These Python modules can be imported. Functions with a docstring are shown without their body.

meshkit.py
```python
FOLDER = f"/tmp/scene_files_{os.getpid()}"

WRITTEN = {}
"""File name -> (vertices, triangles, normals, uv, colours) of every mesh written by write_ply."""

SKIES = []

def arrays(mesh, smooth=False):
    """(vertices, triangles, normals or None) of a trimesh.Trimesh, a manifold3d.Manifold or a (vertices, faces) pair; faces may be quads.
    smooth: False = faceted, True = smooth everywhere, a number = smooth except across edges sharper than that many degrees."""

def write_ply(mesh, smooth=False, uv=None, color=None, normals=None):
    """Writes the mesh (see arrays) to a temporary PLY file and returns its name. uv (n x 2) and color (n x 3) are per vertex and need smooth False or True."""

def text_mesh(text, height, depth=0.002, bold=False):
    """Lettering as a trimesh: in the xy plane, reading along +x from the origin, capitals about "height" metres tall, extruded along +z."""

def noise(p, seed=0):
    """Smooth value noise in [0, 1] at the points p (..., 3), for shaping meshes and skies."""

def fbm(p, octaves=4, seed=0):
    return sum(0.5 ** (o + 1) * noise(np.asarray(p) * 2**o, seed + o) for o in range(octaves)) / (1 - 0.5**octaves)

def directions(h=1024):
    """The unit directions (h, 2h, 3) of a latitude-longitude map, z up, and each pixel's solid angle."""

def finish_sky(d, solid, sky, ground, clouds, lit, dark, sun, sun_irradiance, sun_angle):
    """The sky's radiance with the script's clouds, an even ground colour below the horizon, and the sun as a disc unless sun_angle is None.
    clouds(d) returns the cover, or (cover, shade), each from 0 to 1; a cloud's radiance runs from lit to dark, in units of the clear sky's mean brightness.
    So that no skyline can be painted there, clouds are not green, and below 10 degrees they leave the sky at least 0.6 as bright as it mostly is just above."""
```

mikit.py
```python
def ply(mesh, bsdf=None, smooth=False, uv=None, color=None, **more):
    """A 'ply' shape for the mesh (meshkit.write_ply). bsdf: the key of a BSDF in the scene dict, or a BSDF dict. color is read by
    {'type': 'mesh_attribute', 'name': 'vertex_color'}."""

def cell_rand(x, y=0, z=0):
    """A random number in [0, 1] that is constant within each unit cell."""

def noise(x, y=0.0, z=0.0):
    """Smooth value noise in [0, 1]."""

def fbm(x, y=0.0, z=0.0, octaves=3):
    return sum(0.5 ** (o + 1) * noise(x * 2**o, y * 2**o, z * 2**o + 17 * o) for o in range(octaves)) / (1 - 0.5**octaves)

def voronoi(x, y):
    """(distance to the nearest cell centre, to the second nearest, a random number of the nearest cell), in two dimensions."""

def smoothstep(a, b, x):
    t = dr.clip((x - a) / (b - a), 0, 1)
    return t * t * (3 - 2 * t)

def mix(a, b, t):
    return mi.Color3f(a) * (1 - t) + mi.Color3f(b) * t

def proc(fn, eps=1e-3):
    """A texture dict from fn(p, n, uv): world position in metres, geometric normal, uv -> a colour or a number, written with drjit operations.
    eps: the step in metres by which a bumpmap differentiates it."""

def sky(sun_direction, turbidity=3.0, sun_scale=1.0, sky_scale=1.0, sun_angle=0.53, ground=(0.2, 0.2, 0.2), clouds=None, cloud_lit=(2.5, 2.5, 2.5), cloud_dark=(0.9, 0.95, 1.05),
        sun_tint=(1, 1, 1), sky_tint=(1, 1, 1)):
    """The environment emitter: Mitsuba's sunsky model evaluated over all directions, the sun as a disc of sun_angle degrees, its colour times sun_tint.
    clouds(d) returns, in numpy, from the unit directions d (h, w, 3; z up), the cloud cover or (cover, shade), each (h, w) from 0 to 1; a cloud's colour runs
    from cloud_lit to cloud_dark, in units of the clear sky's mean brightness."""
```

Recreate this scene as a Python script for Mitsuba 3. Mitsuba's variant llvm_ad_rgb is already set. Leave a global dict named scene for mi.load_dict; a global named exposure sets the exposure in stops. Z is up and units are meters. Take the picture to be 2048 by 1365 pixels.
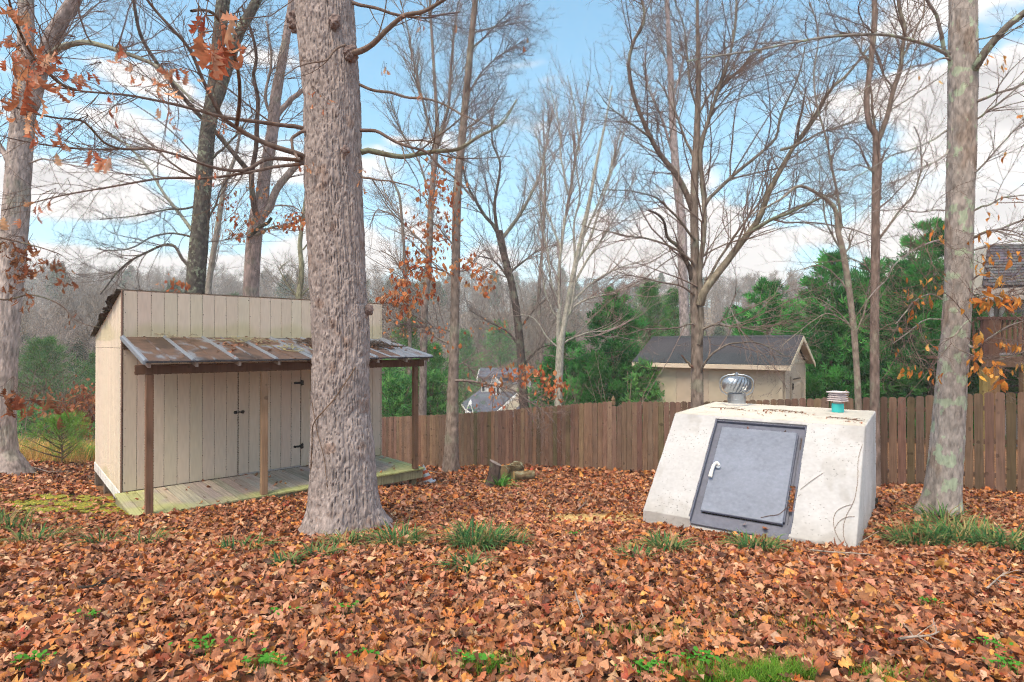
import math, random
import numpy as np, trimesh, manifold3d as m3
import drjit as dr
import mitsuba as mi
import mikit, meshkit
from scipy.interpolate import RBFInterpolator, Akima1DInterpolator
from scipy.ndimage import map_coordinates
from mikit import noise, fbm, smoothstep, mix, voronoi, cell_rand

T = mi.ScalarTransform4f
F, CX, HY = 1136.0, 1024.0, 690.0          # focal length, centre and horizon row of the photograph, in its pixels
scene, labels = {}, {}

# ------------------------------------------------------------------ camera, sky, exposure
exposure = 3.17
scene['camera'] = {'type': 'perspective', 'fov': 2 * math.degrees(math.atan(1024 / F)), 'fov_axis': 'x',
                   'near_clip': 0.05, 'far_clip': 2000.0, 'principal_point_offset_y': 0.0,
                   'to_world': T().look_at(origin=[0, 0, 0], target=[0, 10, 10 * 7.5 / F], up=[0, 0, 1])}


def cloud_cover(d):
    az = np.degrees(np.arctan2(d[..., 0], d[..., 1])); el = np.degrees(np.arcsin(np.clip(d[..., 2], -1, 1)))
    w = meshkit.fbm(np.stack([az * .06, el * .12, az * 0 + 7.7], -1), 3, 5)
    q = np.stack([az * .105 + (w - .5) * 1.7 + 3.1, el * .30 + (w - .5) * 1.3 + 1.3, az * 0 + 2.2], -1)
    n = meshkit.fbm(q, 6, 11)
    low = np.clip((24 - el) / 20, 0, 1)
    left = np.clip((-az - 8) / 22, 0, 1) * np.clip((70 - el) / 30, 0, 1)
    right = np.clip((az - 25) / 9, 0, 1) * np.clip((60 - el) / 30, 0, 1)
    v = n + .10 * low ** .8 + .10 * left + .09 * right - .105
    c = np.clip((v - .46) / .125, 0, 1); c = c * c * (3 - 2 * c)
    thick = np.clip((v - .55) / .25, 0, 1)
    below = meshkit.fbm(q - np.array([0, .30, 0]), 4, 11)
    s = np.clip(.10 + 1.0 * thick * np.clip((below - n) * 4.5 + .55, 0, 1), 0, 1) * np.clip((el + 6) / 22, .3, 1)
    return np.maximum(c, .5 * np.clip((8 - el) / 8, 0, 1)), s


scene['sky'] = mikit.sky([-0.30, -0.52, 1.0], turbidity=2.6, sun_scale=0.34, sun_angle=30, sky_scale=1.0, clouds=cloud_cover,
                         cloud_lit=(1.68, 1.62, 1.58), cloud_dark=(.80, .79, .82), sky_tint=(.97, 1.18, .93), sun_tint=(1.0, .97, .93), ground=(.13, .09, .07))

# ------------------------------------------------------------------ materials


def unpack(uv):
    q = dr.floor(dr.clip(uv[0], 0, .99999) * 4096.0)
    r = dr.floor(q / 64.0); g = q - r * 64.0
    return mi.Color3f(dr.square(r / 63.0), dr.square(g / 63.0), dr.square(uv[1]))


def pack(c):
    c = np.clip(np.asarray(c, float), 0, 1)
    r = np.round(np.sqrt(c[..., 0]) * 63); g = np.round(np.sqrt(c[..., 1]) * 63)
    return np.stack([(r * 64 + g + .5) / 4096, np.sqrt(c[..., 2])], -1)


def bs(name, color, rough=.75, spec=.25, bump=None, bscale=1, eps=1e-3, **kw):
    col = {'type': 'rgb', 'value': list(color)} if isinstance(color, (tuple, list)) else mikit.proc(color)
    if rough is None:
        b = {'type': 'diffuse', 'reflectance': col}
    else:
        b = {'type': 'principled', 'base_color': col, 'roughness': rough, 'specular': spec, **kw}
    if bump is not None:
        b = {'type': 'bumpmap', 'arbitrary': mikit.proc(bump, eps), 'scale': bscale, 'bsdf': b}
    scene[name] = {'type': 'twosided', 'bsdf': b}


bs('m_paint', lambda p, n, uv: unpack(uv) * (.86 + .28 * fbm(p.x * 3, p.y * 3, p.z * 3, 3)), .6, .3)
bs('m_leaf', lambda p, n, uv: unpack(uv) * (.72 + .56 * noise(p.x * 60, p.y * 60, p.z * 60)), .5, .35)
bs('m_plain', lambda p, n, uv: unpack(uv), None)


def bark_col(p, n, uv):
    a = fbm(p.x * 26, p.y * 26, p.z * 7, 3)
    l = smoothstep(.58, .70, fbm(p.x * 3.1 + 5, p.y * 3.1, p.z * 2.2, 4))
    c = unpack(uv) * (.30 + 1.4 * a) * (.55 + .9 * fbm(p.x * 9, p.y * 9, p.z * 5 + 2, 3))
    return mix(c, mi.Color3f(.30, .36, .27) * (.5 + a), l * .3)


bs('m_bark', bark_col, None)


def lichen_col(p, n, uv):
    a = fbm(p.x * 22, p.y * 22, p.z * 9, 3)
    g = smoothstep(.52, .62, fbm(p.x * 4.1 + 2, p.y * 4.1, p.z * 2.4, 3))
    l = smoothstep(.54, .62, fbm(p.x * 16 + 2, p.y * 16, p.z * 12, 3)) * (.35 + .65 * g)
    return mix(unpack(uv) * (.28 + 1.44 * a), mi.Color3f(.36, .42, .31) * (.6 + .8 * a), l * .7)


bs('m_lichen', lichen_col, None)


def patch_col(p, n, uv):
    a = fbm(p.x * 30, p.y * 30, p.z * 10, 3)
    l = smoothstep(.585, .63, fbm(p.x * 10.1 + 1, p.y * 10.1, p.z * 6.6 + 4, 5)); br = smoothstep(.58, .72, fbm(p.x * 5 + 8, p.y * 5, p.z * 2, 3))
    c = unpack(uv) * (.35 + 1.3 * a)
    c = mix(c, c * mi.Color3f(.72, .58, .48), br * .6)
    return mix(c, mi.Color3f(.40, .50, .37) * (.6 + .8 * a), l * .75)


bs('m_patch', patch_col, None)


def oak_col(p, n, uv):
    a = fbm(p.x * 34, p.y * 34, p.z * 13, 3)
    r = smoothstep(.62, .75, fbm(p.x * 6 + 3, p.y * 6, p.z * 4, 3))
    c = unpack(uv) * (.45 + 1.1 * a)
    return mix(c, mi.Color3f(.25, .12, .06) * (.5 + a), r * .35)


bs('m_oak', oak_col, None)


def wood_v(p, n, uv):
    g = fbm(p.x * 55, p.y * 55, p.z * 2.2, 3); k = fbm(p.x * 4, p.y * 4, p.z * 4 + uv[0] * 60, 2)
    knot = smoothstep(.80, .88, noise(p.x * 13 + uv[0] * 90, p.y * 13, p.z * 9)) * smoothstep(.4, .6, k)
    return unpack(uv) * (.42 + .8 * g + .36 * k) * (1 - .45 * knot)


bs('m_woodv', wood_v, .7, .2)

SO, S1, S2, SZ = np.array([-6.6, 9.64]), np.array([.742, .670]), np.array([-.670, .742]), -2.5     # garden shed frame


def deck_col(p, n, uv):
    s = (p.x - SO[0]) * S1[0] + (p.y - SO[1]) * S1[1]; d = (p.x - SO[0]) * S2[0] + (p.y - SO[1]) * S2[1]
    g = fbm(s * 60, d * 2.4, p.z * 20 + uv[0] * 50, 3); w = fbm(s * 1.7 + 3, d * 1.7, 0, 3)
    moss = smoothstep(.25, .75, smoothstep(-1.05, -1.8, d) * .75 + smoothstep(.75, .0, s) * .8 + smoothstep(3.9, 4.7, s) * .7 + (w - .5) * .9 - .12)
    return mix(unpack(uv) * (.6 + .75 * g), mi.Color3f(.36, .40, .13) * (.65 + .7 * w), moss * .66)


bs('m_deck', deck_col, .75, .2)


def siding_col(p, n, uv):
    z = p.z - SZ
    s = (p.x - SO[0]) * S1[0] + (p.y - SO[1]) * S1[1]
    w = fbm(s * 2.2, p.y * 1.1, p.z * .8, 4); f = fbm(p.x * 50, p.y * 50, p.z * 6, 2)
    green = smoothstep(.55, 1, smoothstep(3.3, 2.6, z) * smoothstep(2.5, 2.62, z) * 1.05 + smoothstep(.35, 0, z) * .75 + smoothstep(4.4, 4.88, s) * .4 + (w - .5) * 1.1)
    c = unpack(uv) * (.88 + .16 * f + .10 * (w - .5))
    return mix(c, mi.Color3f(.42, .40, .19), green * .42)


bs('m_siding', siding_col, .65, .25)


def rust_col(p, n, uv):
    s = (p.x - SO[0]) * S1[0] + (p.y - SO[1]) * S1[1]; d = (p.x - SO[0]) * S2[0] + (p.y - SO[1]) * S2[1]
    w = fbm(s * 3.2, d * 1.6 + uv[0] * 40, 0, 4); f = fbm(s * 18, d * 7, 3, 3)
    r = smoothstep(.24, .42, w + .15 * (f - .5) - smoothstep(3.8, 4.6, s) * .4)
    c = mix(mi.Color3f(.16, .175, .21), mix(mi.Color3f(.062, .036, .028), mi.Color3f(.13, .072, .046), f), r)
    dk = smoothstep(.56, .72, fbm(s * 2.0 + 9, d * 2.4, 1, 3))
    return c * (1 - .55 * dk)


bs('m_rust', rust_col, .45, .4)
bs('m_steel', (.30, .34, .41), .38, .5, metallic=.6)
bs('m_galv', (.50, .54, .60), .27, .5, metallic=.85)


def concrete_col(p, n, uv):
    w = fbm(p.x * 2.3, p.y * 2.3, p.z * 2.3, 4); f = fbm(p.x * 30, p.y * 30, p.z * 30, 2)
    pit = smoothstep(.80, .86, noise(p.x * 60, p.y * 60, p.z * 60)) * smoothstep(.45, .6, w)
    top = smoothstep(.7, .95, n.z)
    c = mix(mi.Color3f(.53, .53, .555), mi.Color3f(.51, .485, .44), top) * (.74 + .30 * w + .20 * f)
    st = smoothstep(.56, .72, fbm(p.x * 5, p.y * 5, p.z * .9 + 3, 3))
    low = smoothstep(-1.85, -2.2, p.z + .35 * (w - .5))
    c = mix(c, c * mi.Color3f(.72, .69, .64), st * .4)
    c = mix(c, c * mi.Color3f(.74, .70, .62), low * .5)
    return c * (1 - .5 * pit)


bs('m_concrete', concrete_col, .85, .2, bump=lambda p, n, uv: fbm(p.x * 38, p.y * 38, p.z * 38, 3) * .006, eps=2e-3)


def slate_col(p, n, uv):
    w = fbm(p.x * 3, p.y * 3, p.z * 3, 4); f = fbm(p.x * 28, p.y * 28, p.z * 28, 3)
    sc = smoothstep(.60, .72, fbm(p.x * 17, p.y * 17, p.z * 17 + 4, 4))
    return unpack(uv) * (.60 + .40 * w + .4 * f) * (1 + .05 * sc)


bs('m_slate', slate_col, .5, .4)
bs('m_shingle', lambda p, n, uv: unpack(uv) * (.6 + .8 * noise(p.x * 70, p.y * 70, p.z * 70)) * (.8 + .4 * fbm(p.x * 1.5, p.y * 1.5, p.z * 1.5, 3)), .9, .15)


def soil_col(p, n, uv):
    a, b, c = voronoi(p.x * 9, p.y * 9)
    a2, b2, c2 = voronoi(p.x * 17 + 3, p.y * 17)
    t = mix(mi.Color3f(.085, .045, .028), mi.Color3f(.30, .15, .075), c * .6 + c2 * .4) * (.55 + .45 * smoothstep(.0, .25, b - a))
    far = smoothstep(22, 40, p.y)
    t = mix(t, mix(mi.Color3f(.115, .085, .065), mi.Color3f(.19, .15, .11), fbm(p.x * .4, p.y * .4, 0, 4)), far)
    dry = smoothstep(.42, .6, fbm(p.x * .35, p.y * .35, 5, 3)) * smoothstep(13.3, 14.2, p.y) * smoothstep(-8, -10, p.x) * smoothstep(40, 24, p.y)
    t = mix(t, mi.Color3f(.38, .24, .08), dry * .8)
    ch = smoothstep(1.15, .3, dr.sqrt(dr.square((p.x - 1.15) / 1.0) + dr.square((p.y - 8.1) / .8)) + .7 * (fbm(p.x * 5, p.y * 5, 0, 3) - .5))
    return mix(t, mix(mi.Color3f(.42, .27, .10), mi.Color3f(.62, .45, .20), c2), ch * .85)


bs('m_soil', soil_col, .9, .1)
scene['m_glass'] = {'type': 'twosided', 'bsdf': {'type': 'principled', 'base_color': {'type': 'rgb', 'value': [.03, .04, .045]}, 'roughness': .06, 'specular': .8}}
scene['m_hang'] = {'type': 'principledthin', 'base_color': mikit.proc(lambda p, n, uv: unpack(uv) * (.75 + .5 * noise(p.x * 70, p.y * 70, p.z * 70))), 'roughness': .55, 'diff_trans': .7, 'spec_trans': 0.0}
scene['m_blade'] = {'type': 'principledthin', 'base_color': mikit.proc(lambda p, n, uv: unpack(uv)), 'roughness': .5, 'diff_trans': .6, 'spec_trans': 0.0}

# ------------------------------------------------------------------ helpers
_used = {}


def numbered(name):
    k = _used.get(name, -1) + 1
    _used[name] = k
    return name if k == 0 else f'{name}_{k:03d}'


def thing(name, label, cat, group=None, kind=None):
    key = numbered(name)
    labels[key] = {'label': label, 'category': cat}
    if group: labels[key]['group'] = group
    if kind: labels[key]['kind'] = kind
    return key


def obj(key, mesh, mat, col=None, smooth=False, label=None, kind=None, num=True):
    key = numbered(key) if num else key
    uv = None
    if col is not None:
        v, f, nn = meshkit.arrays(mesh, False)
        mesh = (v, f)
        col = np.asarray(col, float)
        uv = np.broadcast_to(pack(col), (len(v), 2)) if col.ndim == 1 else pack(col)
        if smooth not in (True, False):
            smooth = False
    scene[key] = mikit.ply(mesh, mat, smooth=smooth, uv=uv)
    if label or kind:
        labels.setdefault(key, {})
        if label: labels[key]['label'] = label
        if kind: labels[key]['kind'] = kind
    return key


def struct(name, mesh, mat, col=None, smooth=False):
    labels[name] = {'kind': 'structure'}
    return obj(name, mesh, mat, col, smooth, num=False)


def px(x, y, D):
    return np.array([(x - CX) / F * D, D, (HY - y) / F * D])


def cat(*ms):
    vs, fs, at = [], [], 0
    for m in ms:
        v, f, _ = meshkit.arrays(m, False)
        vs.append(v); fs.append(f + at); at += len(v)
    return np.vstack(vs), np.vstack(fs)


_S = np.array([[x, y, z] for x in (-1, 1) for y in (-1, 1) for z in (-1, 1)], float)
_T24 = np.vstack([np.where(np.arange(3) == a, 1, .8) * _S for a in range(3)])
_hull = trimesh.convex.convex_hull(_T24)
_d = np.linalg.norm(_hull.vertices[:, None] - _T24[None], axis=2).argmin(1)
_F24 = _d[_hull.faces]


def cbox(size, c=.004):
    h = np.asarray(size, float) / 2; c = min(c, .45 * h.min())
    v = np.vstack([_S * np.where(np.arange(3) == a, h, h - c) for a in range(3)])
    return v, _F24


def frame(m, o, ax, ay, az=(0, 0, 1)):
    return m[0] @ np.array([ax, ay, az], float) + np.asarray(o, float), m[1]


def box_at(lo, hi, c=.004):
    lo, hi = np.minimum(lo, hi), np.maximum(lo, hi)
    v, f = cbox(np.array(hi, float) - lo, c)
    return v + (np.array(hi, float) + lo) / 2, f


def local(O, e1, e2, z0):
    e1 = np.append(e1, 0); e2 = np.append(e2, 0); o = np.append(O, z0)
    return lambda m: frame(m, o, e1, e2)


def tubes(P, R, sides=3, cap=False):
    """P (N,n,3), R (N,n) -> one mesh of N tubes."""
    P = np.asarray(P, float); R = np.asarray(R, float)
    N, n = P.shape[:2]
    t = np.gradient(P, axis=1); t /= np.linalg.norm(t, axis=2, keepdims=True) + 1e-9
    md = np.abs(P[:, -1] - P[:, 0]); ref = np.eye(3)[np.argmin(md, axis=1)][:, None]
    u = np.cross(t, ref); u /= np.linalg.norm(u, axis=2, keepdims=True) + 1e-9
    w = np.cross(t, u)
    a = np.arange(sides) * 2 * np.pi / sides
    V = P[:, :, None] + R[:, :, None, None] * (np.cos(a)[:, None] * u[:, :, None] + np.sin(a)[:, None] * w[:, :, None])
    i = np.arange(n - 1)[:, None] * sides; j = np.arange(sides)[None]; k = (j + 1) % sides
    q = np.stack([i + j, i + k, i + sides + k, i + sides + j], -1).reshape(-1, 4)
    q = np.vstack([q[:, [0, 1, 2]], q[:, [0, 2, 3]]])
    if cap:
        e = (n - 1) * sides
        q = np.vstack([q] + [[[e, e + s, e + s + 1], [0, s + 1, s]] for s in range(1, sides - 1)])
    f = (q[None] + (np.arange(N) * n * sides)[:, None, None]).reshape(-1, 3)
    return V.reshape(-1, 3), f


def spline(P, n, extra=None):
    P = np.asarray(P, float)
    s = np.r_[0, np.cumsum(np.linalg.norm(np.diff(P[:, :3], axis=0), axis=1))]
    if len(P) < 3:
        return np.stack([np.interp(np.linspace(0, s[-1], n), s, P[:, k]) for k in range(P.shape[1])], 1)
    return Akima1DInterpolator(s, P)(np.linspace(0, s[-1], n))


# ------------------------------------------------------------------ terrain
CTRL = np.array([
    (0, 0, -1.25), (-3, 1, -1.3), (3, 1, -1.25), (0, 2.3, -1.45), (-2.2, 2.2, -1.44), (2.2, 2.2, -1.42), (-4, 4, -1.78), (0, 4, -1.74), (4, 4, -1.72),
    (0, 5.8, -2.04), (-3, 5.8, -2.1), (3, 5.3, -1.98), (-6.5, 7.4, -2.42), (-2.14, 7.2, -2.38), (-5.57, 8.32, -2.54), (-5.45, 8.15, -2.54), (-4.6, 9.0, -2.56), (-3.65, 9.8, -2.585), (-2.7, 10.7, -2.70), (-1.79, 11.54, -2.86), (-8.93, 12.3, -3.07),
    (-7.0, 9.9, -2.76), (-10.8, 12, -2.64), (-11, 14, -2.95), (-13, 16, -3.3), (-.45, 13, -3.32), (.5, 9, -2.66), (-1.75, 16.5, -3.68), (-2.06, 18.9, -4.1),
    (3.47, 14.3, -3.25), (6, 12.3, -2.95), (8.76, 10.2, -2.68), (-4.5, 20.9, -4.5), (-6, 16, -3.9), (11, 8.5, -2.5), (3.62, 6, -2.24), (3.75, 5.9, -2.24), (1.68, 7.39, -2.33), (2.6, 6.6, -2.28), (3.1, 6.3, -2.26), (5, 6.1, -2.1), (5.74, 7.6, -2.3),
    (5.6, 9.2, -2.5), (5, 4.5, -1.8), (8, 18, -3.1), (4.5, 20, -3.4), (14, 16, -3.0), (9, 5, -1.9), (-9, 5, -2.0), (-20, 26, -5.2), (0, 28, -6), (12, 28, -4.5), (20, 20, -3.6), (-16, 10, -2.3), (0, 40, -8), (25, 40, -6), (-30, 40, -8)])
_rbf = RBFInterpolator(CTRL[:, :2], CTRL[:, 2], kernel='linear', smoothing=.02)
GX0, GY0, GS = -34.0, -4.0, .125
_gx = np.arange(GX0, 34.01, GS); _gy = np.arange(GY0, 46.01, GS)
_cx, _cy = np.meshgrid(np.arange(GX0, 34.5, .5), np.arange(GY0, 46.5, .5), indexing='ij')
_coarse = _rbf(np.stack([_cx.ravel(), _cy.ravel()], 1)).reshape(_cx.shape)
_near = map_coordinates(_coarse, np.meshgrid((_gx - GX0) / .5, (_gy - GY0) / .5, indexing='ij'), order=1)
from scipy.ndimage import gaussian_filter
_near = gaussian_filter(_near, 3)
FARY = np.array([-400, -20, 0, 25, 42, 60, 90, 125, 180, 250, 400]); FARZ = np.array([-1, -1.2, -1.3, -5.4, -8, -10, -11, -6, 6, 15, 20])


def ground_z(x, y, bumps=True):
    if np.ndim(x) == 0: return ground_z(np.array([x]), np.array([y]), bumps)[0]
    x = np.asarray(x, float); y = np.asarray(y, float)
    a = map_coordinates(_near, [np.clip((x - GX0) / GS, 0, len(_gx) - 1), np.clip((y - GY0) / GS, 0, len(_gy) - 1)], order=1)
    yy = y + np.where(y > 30, .12 * np.abs(x), 0)
    b = np.interp(yy, FARY, FARZ) + np.clip((y - 40) / 60, 0, 1) * 5 * (meshkit.fbm(np.stack([x * .012, y * .012, x * 0], -1), 3, 3) - .5) - np.clip((-x - 20) / 60, 0, 1) * 1.0
    e = np.maximum(np.maximum(np.abs(x) - 20, y - 28), -y) / 12
    t = np.clip(e, 0, 1); t = t * t * (3 - 2 * t)
    z = a * (1 - t) + b * t
    if bumps:
        z = z + .05 * (meshkit.fbm(np.stack([x * 1.3, y * 1.3, x * 0], -1), 3, 8) - .5) * np.clip(y / 2, 0, 1)
    return z


def build_ground():
    r = np.r_[0, np.geomspace(.6, 12, 60), np.geomspace(12.2, 45, 75), np.geomspace(46, 420, 60)]
    a = np.linspace(0, 2 * np.pi, 181)[:-1]
    a = np.sort(np.r_[a, np.linspace(np.pi * .22, np.pi * .78, 180) + .001])
    R, A = np.meshgrid(r[1:], a, indexing='ij')
    x, y = (R * np.cos(A)).ravel(), (R * np.sin(A)).ravel()
    v = np.vstack([[[0, 0, float(ground_z(0., 0.))]], np.stack([x, y, ground_z(x, y)], 1)])
    m = len(a); i = np.arange(len(r) - 2)[:, None] * m + 1; j = np.arange(m)[None]; k = (j + 1) % m
    q = np.stack([i + j, i + m + j, i + m + k, i + k], -1).reshape(-1, 4)
    f = np.vstack([q[:, [0, 1, 2]], q[:, [0, 2, 3]], [[0, 1 + s, 1 + (s + 1) % m] for s in range(m)]])
    return v, f


struct('ground', build_ground(), 'm_soil', smooth=True)
rng = np.random.default_rng(7)

# ------------------------------------------------------------------ garden shed with porch
SL = local(SO, S1, S2, SZ)
TAN = np.array([.68, .58, .485])
shed = thing('garden_shed', 'tall tan board sided shed with a false front and a rusty metal porch roof', 'shed')


def vary(c, a=.08, r=rng):
    return np.clip(np.asarray(c) * (1 + r.uniform(-a, a)) * (1 + r.uniform(-a / 3, a / 3, 3)), 0, 1)


SW, SD, SH, SB = 4.88, 3.53, 3.42, 2.72
front = obj(f'{shed}__front_wall', SL(cat(box_at((.02, .02, 0), (SW - .02, .06, SH - .02)))), 'm_paint', (.20, .15, .115))
bw = SW / 24
for i in range(24):
    lo = i * bw + .0032; hi = (i + 1) * bw - .0032
    c = vary(TAN, .035)
    if 9 <= i < 15:
        obj(f'{front}__board', SL(box_at((lo, -.003, 2.0), (hi, .018, SH), .003)), 'm_siding', c)
    else:
        obj(f'{front}__board', SL(box_at((lo, -.003, .005), (hi, .018, SH), .003)), 'm_siding', c)
door = obj(f'{shed}__door', SL(cat(box_at((9 * bw + .012, .004, .03), (15 * bw - .012, .019, 1.985)))), 'm_paint', (.09, .07, .05))
for i in range(9, 15):
    lo = i * bw + (.016 if i == 9 else .004); hi = (i + 1) * bw - (.016 if i == 14 else .004)
    obj(f'{door}__board', SL(box_at((lo, -.006, .03), (hi, .003, 1.985), .003)), 'm_siding', vary(TAN, .035))
obj(f'{door}__threshold', SL(box_at((9 * bw, -.02, .002), (15 * bw, .03, .026))), 'm_paint', (.42, .40, .40))
for z in (.42, 1.72):
    s = 15 * bw
    h = cat(box_at((s - .15, -.013, z - .022), (s - .004, -.006, z + .022), .002), box_at((s + .004, -.013, z - .05), (s + .05, -.006, z + .05), .002),
            SLcyl := trimesh.creation.cylinder(.009, .11, sections=10, transform=trimesh.transformations.translation_matrix([s, -.014, z])))
    obj(f'{door}__hinge', SL(h), 'm_paint', (.012, .012, .013), label='black strap hinge')
lz, ls = 1.21, 9 * bw
lat = cat(box_at((ls + .015, -.016, lz - .012), (ls + .12, -.006, lz + .016), .002), box_at((ls - .07, -.013, lz - .03), (ls - .015, -.003, lz + .03), .003),
          box_at((ls + .06, -.03, lz - .03), (ls + .11, -.006, lz + .03), .006), trimesh.creation.cylinder(.007, .2, sections=8, transform=trimesh.transformations.translation_matrix([ls + .02, -.02, lz]) @ trimesh.transformations.rotation_matrix(np.pi / 2, [0, 1, 0])))
obj(f'{door}__latch', SL(lat), 'm_paint', (.012, .012, .013), label='black slide latch')
# nail heads
nails = []
for i in range(0, 25, 2):
    for z in np.r_[np.arange(.15, 2.4, .31), 2.75, 3.05, 3.36]:
        s = min(max(i * bw + rng.uniform(-.02, .02), .03), SW - .03)
        if 1.83 < s < 3.05 and z < 2: continue
        nails.append(box_at((s - .006, -.006, z - .006), (s + .006, -.002, z + .006), .002))
obj(f'{front}__nail_heads', SL(cat(*nails)), 'm_paint', (.07, .06, .06), kind='stuff')
obj(f'{shed}__corner_trim', SL(box_at((-.028, -.012, -.03), (-.006, .05, SH + .004))), 'm_woodv', (.22, .15, .12))
obj(f'{shed}__corner_trim', SL(box_at((SW + .006, -.008, -.03), (SW + .022, .05, SH + .002))), 'm_siding', TAN * .9)


def roofline(d):
    return SH + .0 if d < .16 else SH - (SH - SB) * (d - .16) / (SD - .16)


side = obj(f'{shed}__side_wall', SL((np.array([(0.0, d, z) for d, z in ((.03, 0), (SD, 0), (SD, SB - .03), (.16, SH - .03), (.03, SH - .03))] + [(.03, d, z) for d, z in ((.03, 0), (SD, 0), (SD, SB - .03), (.16, SH - .03), (.03, SH - .03))]),
     np.array([(0, 2, 1), (0, 3, 2), (0, 4, 3), (5, 6, 7), (5, 7, 8), (5, 8, 9), (0, 1, 6), (0, 6, 5), (1, 2, 7), (1, 7, 6), (2, 3, 8), (2, 8, 7), (3, 4, 9), (3, 9, 8), (4, 0, 5), (4, 5, 9)]))), 'm_paint', (.22, .165, .125))
nb = 22; sb = (SD - .05) / nb


def slab_board(d0, d1, z0, za, zb, s0, s1):
    v = np.array([(s, d, z) for s in (s0, s1) for d, z in ((d0, z0), (d1, z0), (d1, zb), (d0, za))])
    return v, np.array([(0, 1, 2), (0, 2, 3), (4, 6, 5), (4, 7, 6), (0, 4, 5), (0, 5, 1), (1, 5, 6), (1, 6, 2), (2, 6, 7), (2, 7, 3), (3, 7, 4), (3, 4, 0)])


for i in range(nb):
    d0 = .05 + i * sb + .006; d1 = .05 + (i + 1) * sb - .006; c = vary(TAN * 1.03, .03)
    obj(f'{side}__board', SL(cat(slab_board(d0, d1, -.02, 2.44, 2.44, -.018, .004), slab_board(d0, d1, 2.448, roofline(d0) - .02, roofline(d1) - .02, -.018, .004))), 'm_siding', c)
obj(f'{shed}__back_wall', SL(box_at((.0, SD, 0), (SW, SD + .03, SB - .03))), 'm_siding', TAN)
obj(f'{shed}__end_wall', SL(slab_board(.06, SD - .002, 0, SH - .06, SB - .03, SW - .03, SW)), 'm_siding', TAN)
obj(f'{shed}__sill_beam', SL(box_at((-.03, .0, -.20), (.06, SD + .03, -.022))), 'm_woodv', (.62, .62, .63), label='pale painted sill beam')
obj(f'{shed}__floor', SL(box_at((.07, .06, -.16), (SW - .04, SD - .01, -.01))), 'm_woodv', (.22, .16, .12))
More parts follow.
